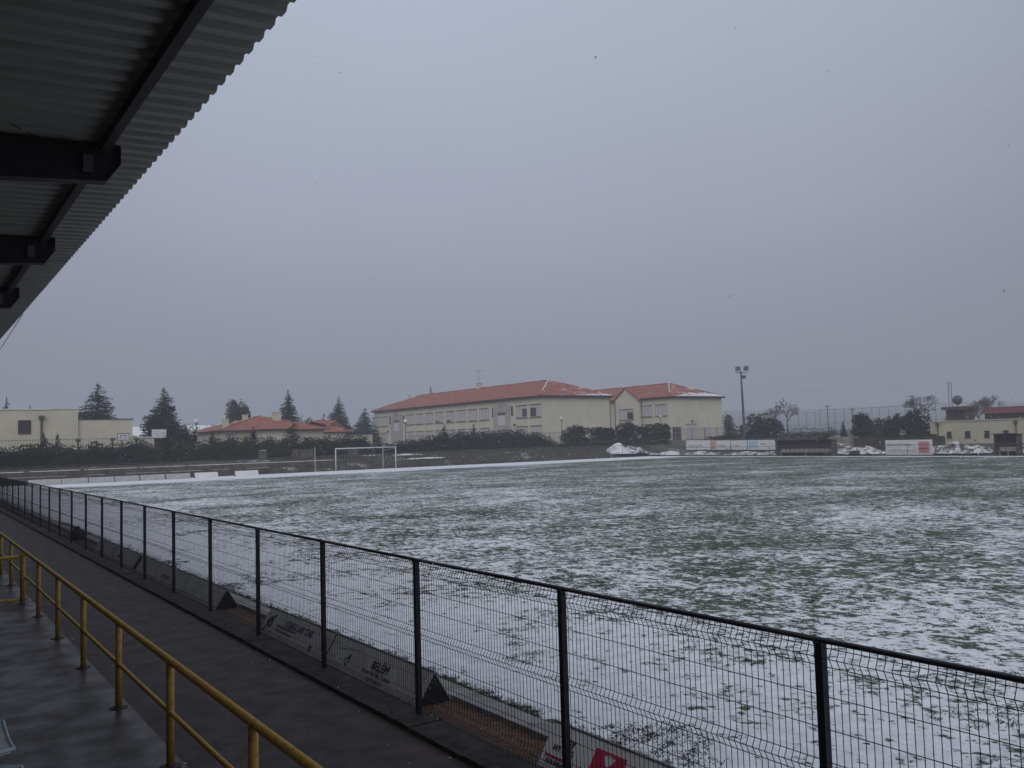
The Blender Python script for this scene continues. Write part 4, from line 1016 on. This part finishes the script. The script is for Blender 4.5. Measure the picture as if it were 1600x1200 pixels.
for px_, py_ in ((1292.5, 632), (1331, 637)):
    q = at(px_, py_, X=128); MB().tube((128, q.y, .6), (128, q.y, q.z), .10, 6, .06).box((127.95, q.y-.5, q.z-.4), (128.05, q.y+.5, q.z-.3)).build('tall_post', M['iron'], ct)
pwl = MB()
for z_, dz in ((0, 0), (.5, .2)):
    a = at(1155, 596+z_*6, X=fx+2); P = [Vector((124, 128, 11.5+z_)).lerp(Vector((190, 40, 14+z_)), i/14)-Vector((0, 0, 2.2*4*(i/14)*(1-i/14))) for i in range(15)]
    for i in range(14): pwl.tube(P[i], P[i+1], .007, 3, caps=False)
tag(pwl.build('power_line', M['galv']), 'pair of thin overhead wires crossing the sky right of the floodlight', 'power line')

# railing on the plateau in front of school
def bars_fence(label, a, c, z0, h, sp=.25):
    a = Vector(a); c = Vector(c); d = c-a; n = int(d.length/sp); t = thing('railing_fence', label, 'fence', (a.x, a.y, z0)); b = MB()
    for i in range(n+1): q = a+d*i/n; b.tube((q.x, q.y, z0-.1), (q.x, q.y, z0+h), .017, 3, caps=False)
    b.build('bars', M['iron'], t); MB().tube((a.x, a.y, z0+h-.15), (c.x, c.y, z0+h-.15), .03, 4).tube((a.x, a.y, z0+.15), (c.x, c.y, z0+.15), .03, 4).build('rail', M['iron'], t)
    p_ = MB(); k = int(d.length/3)
    for i in range(k+1): q = a+d*i/k; MB().tube((q.x, q.y, z0-.1), (q.x, q.y, z0+h+.1), .045, 5).build('post', M['iron'], t)
bars_fence('dark iron railing above the hedge in front of the school', (58, 107.5), (104, 107.5), 2.0, 1.9)
bars_fence('dark iron railing before the door of the right school wing', (104.2, 107.5), (127, 107.5), 1.7, 2.3, .3)

# ------------------------------------------------------------------ vegetation
def leaf(b, c, s, flat=.5):
    a = random.uniform(0, 6.28); t = random.uniform(-1, 1)*flat
    u = Vector((math.cos(a), math.sin(a), t))*s; v = Vector((-math.sin(a)*.6, math.cos(a)*.6, random.uniform(-.8, .8)))*s*.6
    b.add([c-u, c+v, c+u*.9, c-v], [(0, 1, 2, 3)])
def conifer(label, x, y, z0, h, r, cat='conifer', layers=None, m='conifer', seed=0, group='conifers behind the hedge', spread=1.0, droop=.25, dens=1.0):
    random.seed(seed); t = thing('conifer_tree', label, cat, (x, y, z0), group)
    MB().tube((x, y, z0-.2), (x, y, z0+h*.96), max(.05, h*.022), 6, .02).build('trunk', M['bark'], t)
    b = MB(); nb = int(420*dens)
    if layers: nb = int(150*dens)
    lf = .11+.011*h
    for i in range(nb):
        f = 1-math.sqrt(1-random.random()*.985)if random.random() < .6 else random.random()
        f = min(f, .985); z = z0+h*(.03+.96*f); rr = r*(1-f)**.8*(1+.16*math.sin(i*2.4+f*9))*random.uniform(.72, 1.15)+.015
        a = i*2.39996+random.uniform(-.3, .3); L_ = rr; steps = max(2, int(L_/.17)); lift = random.uniform(-.05, .16)
        for s_ in range(steps+1):
            g_ = s_/steps
            for e in range(3 if g_ > .3 else 2):
                wdt = .20*L_*(1-g_)+.10*(1-.8*f); off = random.uniform(-wdt, wdt)
                P = Vector((x+math.cos(a)*L_*g_-math.sin(a)*off, y+math.sin(a)*L_*g_+math.cos(a)*off, z+L_*(lift*g_-droop*g_*g_*.8)+random.uniform(-.10, .10)))
                leaf(b, P, random.uniform(.65, 1.35)*lf*(.32+.68*(1-f)**.6), .35)
    b.add([(x-.04, y, z0+h*.9), (x+.04, y, z0+h*.9), (x, y, z0+h*1.03)], [(0, 1, 2)])
    b.build('crown', M[m], t)
    # dark inner branches
    return t
def leafy(name, label, cat, x, y, z0, h, rx, ry_, n, m='leafdark', seed=0, group=None, trunk=.15, size=.16, clumps=9, base=.15):
    random.seed(seed); t = thing(name, label, cat, (x, y, z0), group)
    b = MB(); b.tube((x, y, z0-.2), (x, y, z0+h*.6), trunk, 6, trunk*.4)
    for k in range(5): a = k*1.3; b.tube((x, y, z0+h*(.15+.07*k)), (x+rx*.7*math.cos(a), y+ry_*.7*math.sin(a), z0+h*(.5+.08*k)), trunk*.4, 5, .02)
    b.build('trunk', M['bark'], t); b = MB(); cl = []
    for k in range(clumps):
        a = random.uniform(0, 6.28); rr = random.uniform(.15, .62); zz = random.uniform(base+.12, .85)
        cl.append((x+rx*rr*math.cos(a)*(1.15-abs(zz-.45)), y+ry_*rr*math.sin(a)*(1.15-abs(zz-.45)), z0+h*zz, random.uniform(.28, .48)))
    for i in range(n):
        cx, cy, cz, cr_ = random.choice(cl); d = Vector((random.gauss(0, 1), random.gauss(0, 1), random.gauss(0, 1))).normalized()*random.uniform(.45, 1)**.5
        P = Vector((cx+d.x*rx*cr_, cy+d.y*ry_*cr_, max(z0+.02, cz+d.z*h*cr_*.6))); leaf(b, P, random.uniform(.6, 1.3)*size, 1)
    b.build('crown', M[m], t); return t
def hedge(label, px0, px1, Y, zb, zt_fn, thick, m='leafdark', seed=0, dens=70, name='hedge', size=.14, cat='hedge'):
    random.seed(seed); xa = at(px0, 690, Y=Y).x; xb = at(px1, 690, Y=Y).x
    t = thing(name, label, cat, ((xa+xb)/2, Y+thick/2, zb), None); b = MB(); b.mats = [M[m], M['snow']]; core = MB(); n = int((xb-xa)/.5); prev = None
    for i in range(n+1):
        x = xa+(xb-xa)*i/n; h_ = zt_fn(x)-.3; h_ = max(zb+.4, h_)
        e = min(1, (x-xa)/.8+.3, (xb-x)/.8+.3)
        ring = [(x, Y+.25, zb-.2), (x, Y+.2, zb+(h_-zb)*.8*e), (x, Y+thick*.5, zb+(h_-zb)*e), (x, Y+thick-.2, zb+(h_-zb)*.8*e), (x, Y+thick-.25, zb-.2)]
        core.v += ring
        if i: q = (i-1)*5; core.f += [(q+j, q+5+j, q+6+j, q+1+j) for j in range(4)]
    core.mi = [0]*len(core.f); core.f += [(0, 1, 2, 3, 4), tuple(n*5+j for j in (4, 3, 2, 1, 0))]; core.mi += [0, 0]
    core.build('inner_core', M['leafdark'], t)  # solid dark core added inside the leaves to block seeing through
    for i in range(int((xb-xa)*dens)):
        x = random.uniform(xa-.1, xb+.1); top = zt_fn(x); e = min(1, (x-xa)/.8+.4, (xb-x)/.8+.4); top = zb+(top-zb)*e; u = random.random()
        clump = .25*noise.noise((x*.9, 0, 3))
        if u < .62: P = Vector((x, Y+random.uniform(-.1, .3)+clump+.12*noise.noise((x*2, top, u*9)), zb+(top-zb)*random.random()))
        else: P = Vector((x, Y+random.uniform(0, thick), top-random.random()**2*.5+random.uniform(-.1, .12)))
        b.cur = 1 if (u > .62 and random.random() < .09) or random.random() < .008 else 0
        leaf(b, P, random.uniform(.6, 1.35)*size*(.6 if b.cur else 1), 1)
    b.build('foliage', None, t); return t

# left hedge
def zt_line(pts, Y, wob=.6, fr=.7, seed=0):
    P = [(at(a, b_, Y=Y).x, at(a, b_, Y=Y).z) for a, b_ in pts]
    def f(x):
        z = P[0][1] if x <= P[0][0] else P[-1][1]
        for (xa, za), (xb, zb) in zip(P[:-1], P[1:]):
            if xa <= x <= xb: z = za+(zb-za)*(x-xa)/(xb-xa); break
        return z+wob*noise.noise((x*fr, seed, 0))+wob*.7*noise.noise((x*fr*4, seed, 4))
    return f
hedge('dark dense hedge in front of the flat-roofed building', -60, 262, 97, 1.05, zt_line([(-60, 700), (0, 701), (60, 694), (100, 697), (170, 694), (262, 689)], 97), 2.2, seed=1, dens=150)
hedge('dark hedge below the red-roofed houses left of the goal', 263, 470, 98, 1.05, zt_line([(263, 688), (300, 690), (350, 686), (380, 684), (430, 686), (470, 684)], 98), 2.2, seed=2, dens=150, m='leafmid')
hedge('dark hedge behind the goal, left of the school', 471, 582, 99, 1.9, zt_line([(471, 684), (520, 683), (560, 681), (582, 681)], 99, .3), 2.0, seed=3, dens=150, m='leafmid')
hedge('long dark laurel hedge in front of the school facade', 585, 872, 100, 1.6, zt_line([(585, 698), (620, 692), (660, 687), (690, 679), (720, 676), (760, 674), (800, 672), (845, 677), (872, 689)], 100, .45), 2.4, seed=4, dens=170)
hb = [('round dark laurel bush before the blank end wall of the school', 878, 924, 668, 101.5, 5), ('round dark laurel bush left of the gabled bay', 926, 962, 668, 101.5, 6), ('dark laurel bush under the gabled bay', 962, 1000, 661, 101, 7), ('dark laurel bush below the two right-wing windows', 998, 1028, 666, 101, 8), ('dark round laurel bush beside the door of the right wing', 1020, 1049, 663, 101, 9)]
for lab, a, c, tpy, Y, sd in hb:
    xa, xb = at(a, 685, Y=Y).x, at(c, 685, Y=Y).x; zt_ = at((a+c)/2, tpy, Y=Y).z; leafy('laurel_bush', lab, 'bush', (xa+xb)/2, Y, 1.4, zt_-1.4+.15, (xb-xa)*.72, 1.8, 5200, 'leafdark', sd, 'laurel bushes by the school', .08, .17, 18, -.12)
hedge('low straggly dark hedge joining the laurel bushes below the school', 872, 1050, 98.5, .9, zt_line([(872, 690), (930, 686), (1000, 684), (1050, 686)], 98.5, .3), 1.6, seed=12, dens=90, name='hedge')
# conifers
def con(label, px_, top, wpx, Y, base, seed, **kw):
    q = at(px_, top, Y=Y); z0 = terrain(q.x, Y) if base is None else base; D = math.hypot(q.x, q.y)*math.cos(math.atan((px_-800)/F)); r_ = wpx/2*D/F
    conifer(label, q.x, Y, z0, q.z-z0, r_*(1.45 if 'layers' not in kw else 1.15), seed=seed, **kw)
con('broad dark spruce rising behind the flat-roofed building', 153, 597, 76, 140, 2, 21, dens=1.5, droop=.12)
con('tall dark conifer right of the flat-roofed building', 256, 605, 62, 124, 2, 22, dens=1.7, droop=.1)
con('dark spruce behind the chimney of the red-roofed house', 450, 608, 44, 150, 2, 23, dens=1.3)
con('dark conifer above the small red pyramid roof', 529, 619, 46, 158, 2, 24, dens=1.4)
con('smaller hazy conifer left of the one above the pyramid roof', 506, 645, 26, 165, 2, 25)
con('hazy conifer touching the left end of the school', 570, 637, 40, 172, 2, 26, dens=1.4)
con('conifer tip showing above the left end of the school roof', 640, 616, 16, 215, 2, 27)
con('conifer tip showing above the middle of the school roof', 673, 603, 24, 215, 2, 28)
con('dark conifer tip above the flat building at the left edge', 10, 619, 30, 160, 2, 29)
con('tiny conifer tip above the snowy parapet of the flat building', 47, 631, 14, 190, 2, 30)
FGp = 'small firs standing in the hedge'
for i, (px_, tp2, wp, lab) in enumerate(((457, 654, 44, 'small dark fir in front of the red-roofed house'), (396, 665, 30, 'small fir poking above the hedge left of the house chimney'), (69, 676, 26, 'small fir poking above the left hedge near the barred window'), (90, 677, 24, 'small fir right beside the one near the barred window'),
        (262, 672, 34, 'small fir in the hedge below the tall conifer'), (694, 661, 26, 'small fir sticking out of the laurel hedge below the school windows'), (740, 662, 14, 'thin fir shoot rising from the laurel hedge'), (332, 671, 22, 'small fir in the hedge left of the red-roofed house'), (290, 666, 22, 'slender fir behind the hedge left of the globe lamp'), (304, 672, 20, 'slender fir just under the white globe lamp'))):
    con(lab, px_, tp2, wp, 99.4 if px_ < 600 else 101.2, 1.1, 40+i, cat='fir', group=FGp, dens=1.5, droop=.1, layers=16)
q = at(372, 627, Y=150); z0 = 2; leafy('pine_tree', 'round-crowned pine behind the chimneys of the red-roofed house', 'pine', q.x, 150, 2, q.z-2, 2.6, 2.6, 7500, 'pine', 54, None, .2, .22, 26, .3)

# right side bushes and trees
BGp = 'bushes beyond the far touchline'
def bush(label, px_, top, wpx, X, seed, m='leafmid', n=3000, z0=.9, name='bush', cat='bush', group=BGp):
    q = at(px_, top, X=X); D = q.length; D = (q-Vector((0, 0, CH))).dot(fw); leafy(name, label, cat, X, q.y, z0, q.z-z0, wpx/2*D/F*1.45, wpx/2*D/F*1.45, n, m, seed, group, .12, .22, 22, -.1)
bush('big dark bush just right of the floodlight pole', 1187, 640, 52, 118, 61, 'leafdark', 6000)
bush('small hazy bush left of the floodlight pole', 1139, 650, 18, 122, 62, 'leafmid', 1500)
bush('round dark bush right of the little cypress', 1351, 648, 34, 112, 63, 'leafdark', 3500)
bush('dark bush beside the tall cage, left of two others', 1395, 650, 24, 116, 64, 'leafdark', 2500)
bush('dark bush touching the left end of the cream building', 1432, 642, 42, 118, 65, 'leafdark', 4500)
bush('low hazy bush between the dark round bushes', 1375, 655, 20, 125, 66, 'leafmid', 1500)
bush('low hazy bush above the flat roof at the right', 1500, 640, 40, 135, 67, 'leafmid', 2500)
con_q = at(1317, 657, X=110); conifer('little dark cypress between the cage posts and the round bush', 110, con_q.y, .9, con_q.z-.9, .62, seed=68, dens=1.6, droop=.05, group=None, layers=14)
# long low far hedge behind dugout
def bank_veg(label, X, pxa, pxb, top, m, seed, z0=.5, n=7000):
    random.seed(seed); ya, yb = at(pxa, top, X=X).y, at(pxb, top, X=X).y; t = thing('hedge', label, 'hedge', (X, (ya+yb)/2, z0)); b = MB()
    zt_ = at((pxa+pxb)/2, top, X=X).z; s_ = MB(); s_.box((X+.3, yb+.2, z0-.3), (X+1.5, ya-.2, z0+(zt_-z0)*.7)); s_.build('inner_core', M[m], t)  # solid box added within the foliage so no gaps show through
    for i in range(n):
        y = random.uniform(yb, ya); hh = (zt_-z0)*(1+.22*noise.noise((y*.4, seed, 0))+.12*noise.noise((y*1.5, seed, 0))); u = random.random()
        P = Vector((X+random.uniform(-.1, .5), y, z0+hh*u)) if u < .8 else Vector((X+random.uniform(0, 1.8), y, z0+hh*random.uniform(.85, 1.03))); leaf(b, P, random.uniform(.1, .24), 1)
    b.build('foliage', M[m], t)
bank_veg('low dark hedge behind the long dugout and the floodlight', 106, 1100, 1300, 680, 'leafdark', 71, .7)
bank_veg('low dark hedge behind the large white board', 104, 1340, 1454, 681, 'leafdark', 72, .7, 5000)
bank_veg('distant hazy hedge line behind the ball court cage', 190, 1130, 1300, 671, 'leafmid', 73, .5, 6000)
bank_veg('distant hazy hedge line behind the right-hand bushes', 170, 1290, 1460, 671, 'leafmid', 74, .5, 6000)

def bare(label, px_, top, X=None, Y=None, seed=0, wid=.5, h0=1, group='bare winter trees', n=3, depth=5):
    random.seed(seed); q = at(px_, top, X=X, Y=Y); z0 = h0; h = q.z-z0; t = thing('bare_tree', label, 'tree', (q.x, q.y, z0), group)
    tr_ = MB(); tr_.tube((q.x, q.y, z0-.2), (q.x, q.y, z0+h*.3), h*.022, 6, h*.015); tr_.build('trunk', M['bark'], t); b = MB()
    def rec(P, d, L_, r, k):
        Q = P+d*L_; b.tube(P, Q, max(r, .022), 4 if k > 2 else 3, max(.016, r*.65), caps=False)
        if k == 0: return
        for i in range(n if k < depth else 5):
            nd = (d+Vector((random.gauss(0, wid), random.gauss(0, wid), random.gauss(.05, .25)))).normalized(); rec(Q if random.random() < .6 else P.lerp(Q, random.uniform(.5, 1)), nd, L_*random.uniform(.62, .85), r*.6, k-1)
    P0 = Vector((q.x, q.y, z0+h*.26)); rec(P0, Vector((0, 0, 1)), h*.2, h*.016, depth)
    b.build('crown', M['twig'], t)
bare('large bare rounded tree behind the cream building left of the twin poles', 1431, 608, X=150, seed=81, wid=.62, depth=6, n=3)
bare('large bare tree above the dark red roof at the right', 1545, 603, X=150, seed=82, wid=.6, depth=6, n=3)
bare('smaller bare tree just left of the one above the red roof', 1528, 622, X=155, seed=83, wid=.6)
bare('thin bare tree beside the street lamp right of the floodlight', 1228, 614, X=150, seed=84, wid=.38)
bare('thin bare tree rising behind the big dark bush', 1206, 626, X=150, seed=85, wid=.4)
bare('hazy bare tree behind the small red pyramid roof', 487, 648, Y=180, seed=86, wid=.45)
bare('hazy bare tree between the two conifers above the house', 478, 640, Y=185, seed=87, wid=.4)
bare('hazy bare tree between the tall conifer and the snowy shed', 296, 655, Y=150, seed=88, wid=.5)
bare('faint bare tree beyond the snowy sheds', 332, 662, Y=165, seed=89, wid=.4)
bare('faint bare tree behind the flat building left of the broad spruce', 118, 632, Y=190, seed=90, wid=.5)

# dead weeds on the bank
wd = MB(); random.seed(33); wd.mats = [M['gstraw'], M['leafmid'], M['bark']]
for i in range(26000):
    x = random.uniform(34, 92); y = random.uniform(91.7, 99.5)
    if i % 3 == 0: x = random.uniform(88.2, 99); y = random.uniform(36, 97)
    z = terrain(x, y); a = random.uniform(0, 6.28); h = random.uniform(.08, .4)*(1 if i % 3 else .5); wv = random.uniform(.02, .05); wd.cur = random.choice((0, 1, 1, 2, 2))
    wd.add([(x-math.cos(a)*wv, y-math.sin(a)*wv, z-.03), (x+math.cos(a)*wv, y+math.sin(a)*wv, z-.03), (x+random.uniform(-.12, .12), y+random.uniform(-.12, .12), z+h)], [(0, 1, 2)])
o = struct(wd.build('weeds'), 'stuff'); tag(o, 'dead brown weeds and rough grass covering the bank behind the pitch', 'weeds')
# snow patches on the bank
for i, (px_, py_, rx, lab) in enumerate(((578, 712, 2.6, 'small flat snow patch on the bank seen through the goal'), (638, 710.5, 2.6, 'flat snow patch on the bank right of the goal'), (668, 716, 3.2, 'thin snow patch low on the bank right of the goal'))):
    best = None
    for j in range(80):
        y = 92+j*.1; q = at(px_, py_, Y=y)
        if q.z <= terrain(q.x, y)+.02: best = (q.x, y); break
    if best: heap('snow_patch', lab, (best[0], best[1], terrain(*best)-.04), rx, .55, .16, M['snow'], 20+i, 'snow patches on the bank', 'snow patch')

# slush crumbs along the path and the kerb
sl_ = MB(); random.seed(17)
for i in range(60):
    y = 4+random.random()**1.5*30; x = random.choice((random.gauss(4.2, .06), random.gauss(4.9, .2), random.uniform(2.3, 4.2))) if random.random() < .8 else random.gauss(2.2, .08)
    z = .05 if 4.24 < x < 4.64 or x < 2.17 else (-.004 if x < 4.24 else -.05); q = random.uniform(.004, .013); n = 6; vs = []
    for k in range(n): a = k*2*math.pi/n; rr = q*random.uniform(.6, 1.4); vs.append((x+rr*math.cos(a), y+rr*1.3*math.sin(a), z))
    vs.append((x, y, z+q*.5)); sl_.add(vs, [(k, (k+1) % n, n) for k in range(n)])
o = struct(sl_.build('slush', M['snow']), 'stuff'); tag(o, 'small crumbs of wet snow scattered along the path edge and gravel', 'slush')

# ------------------------------------------------------------------ falling snow
fs = MB(); random.seed(99); k = 0
while k < 2600:
    v = fw+rt*random.uniform(-.75, .75)+up*random.uniform(-.5, .42); d = 3.5+46*random.random()**.8; P = v*d+Vector((0, 0, CH))
    if P.x < 2.8 or P.z < .1 or (v.z > .03 and random.random() < .8): continue
    k += 1; r = random.uniform(.002, .0055)*(1+.03*d); s_ = [Vector((r, 0, 0)), Vector((0, r, 0)), Vector((0, 0, r*1.5))]
    fs.add([P-s_[0], P+s_[0], P-s_[1], P+s_[1], P-s_[2], P+s_[2]], [(0, 2, 5), (2, 1, 5), (1, 3, 5), (3, 0, 5), (2, 0, 4), (1, 2, 4), (3, 1, 4), (0, 3, 4)])
M['flake'] = mat('snow_flake', (.8, .82, .86), None, .8, 3)
o = struct(fs.build('falling_snow', M['flake']), 'stuff'); tag(o, 'small white snowflakes drifting down over the pitch', 'snowflakes')

# ------------------------------------------------------------------ haze
hz = MB().box((-2600, -2600, -3), (2700, 2700, 92)).build('haze')
hz['kind'] = 'stuff'; tag(hz, 'pale snowy haze filling the air over the whole field', 'haze')
hm = bpy.data.materials.new('haze_air'); hm.use_nodes = True; t = hm.node_tree; t.nodes.clear()
ho = t.nodes.new('ShaderNodeOutputMaterial'); pv = t.nodes.new('ShaderNodeVolumePrincipled'); pv.inputs['Color'].default_value = (.86, .88, .95, 1); pv.inputs['Density'].default_value = .0013
pv.inputs['Anisotropy'].default_value = .2
t.links.new(pv.outputs[0], ho.inputs['Volume']); hz.data.materials.clear(); hz.data.materials.append(hm)

for o in bpy.data.objects:
    if '_w' in o.keys(): del o['_w']
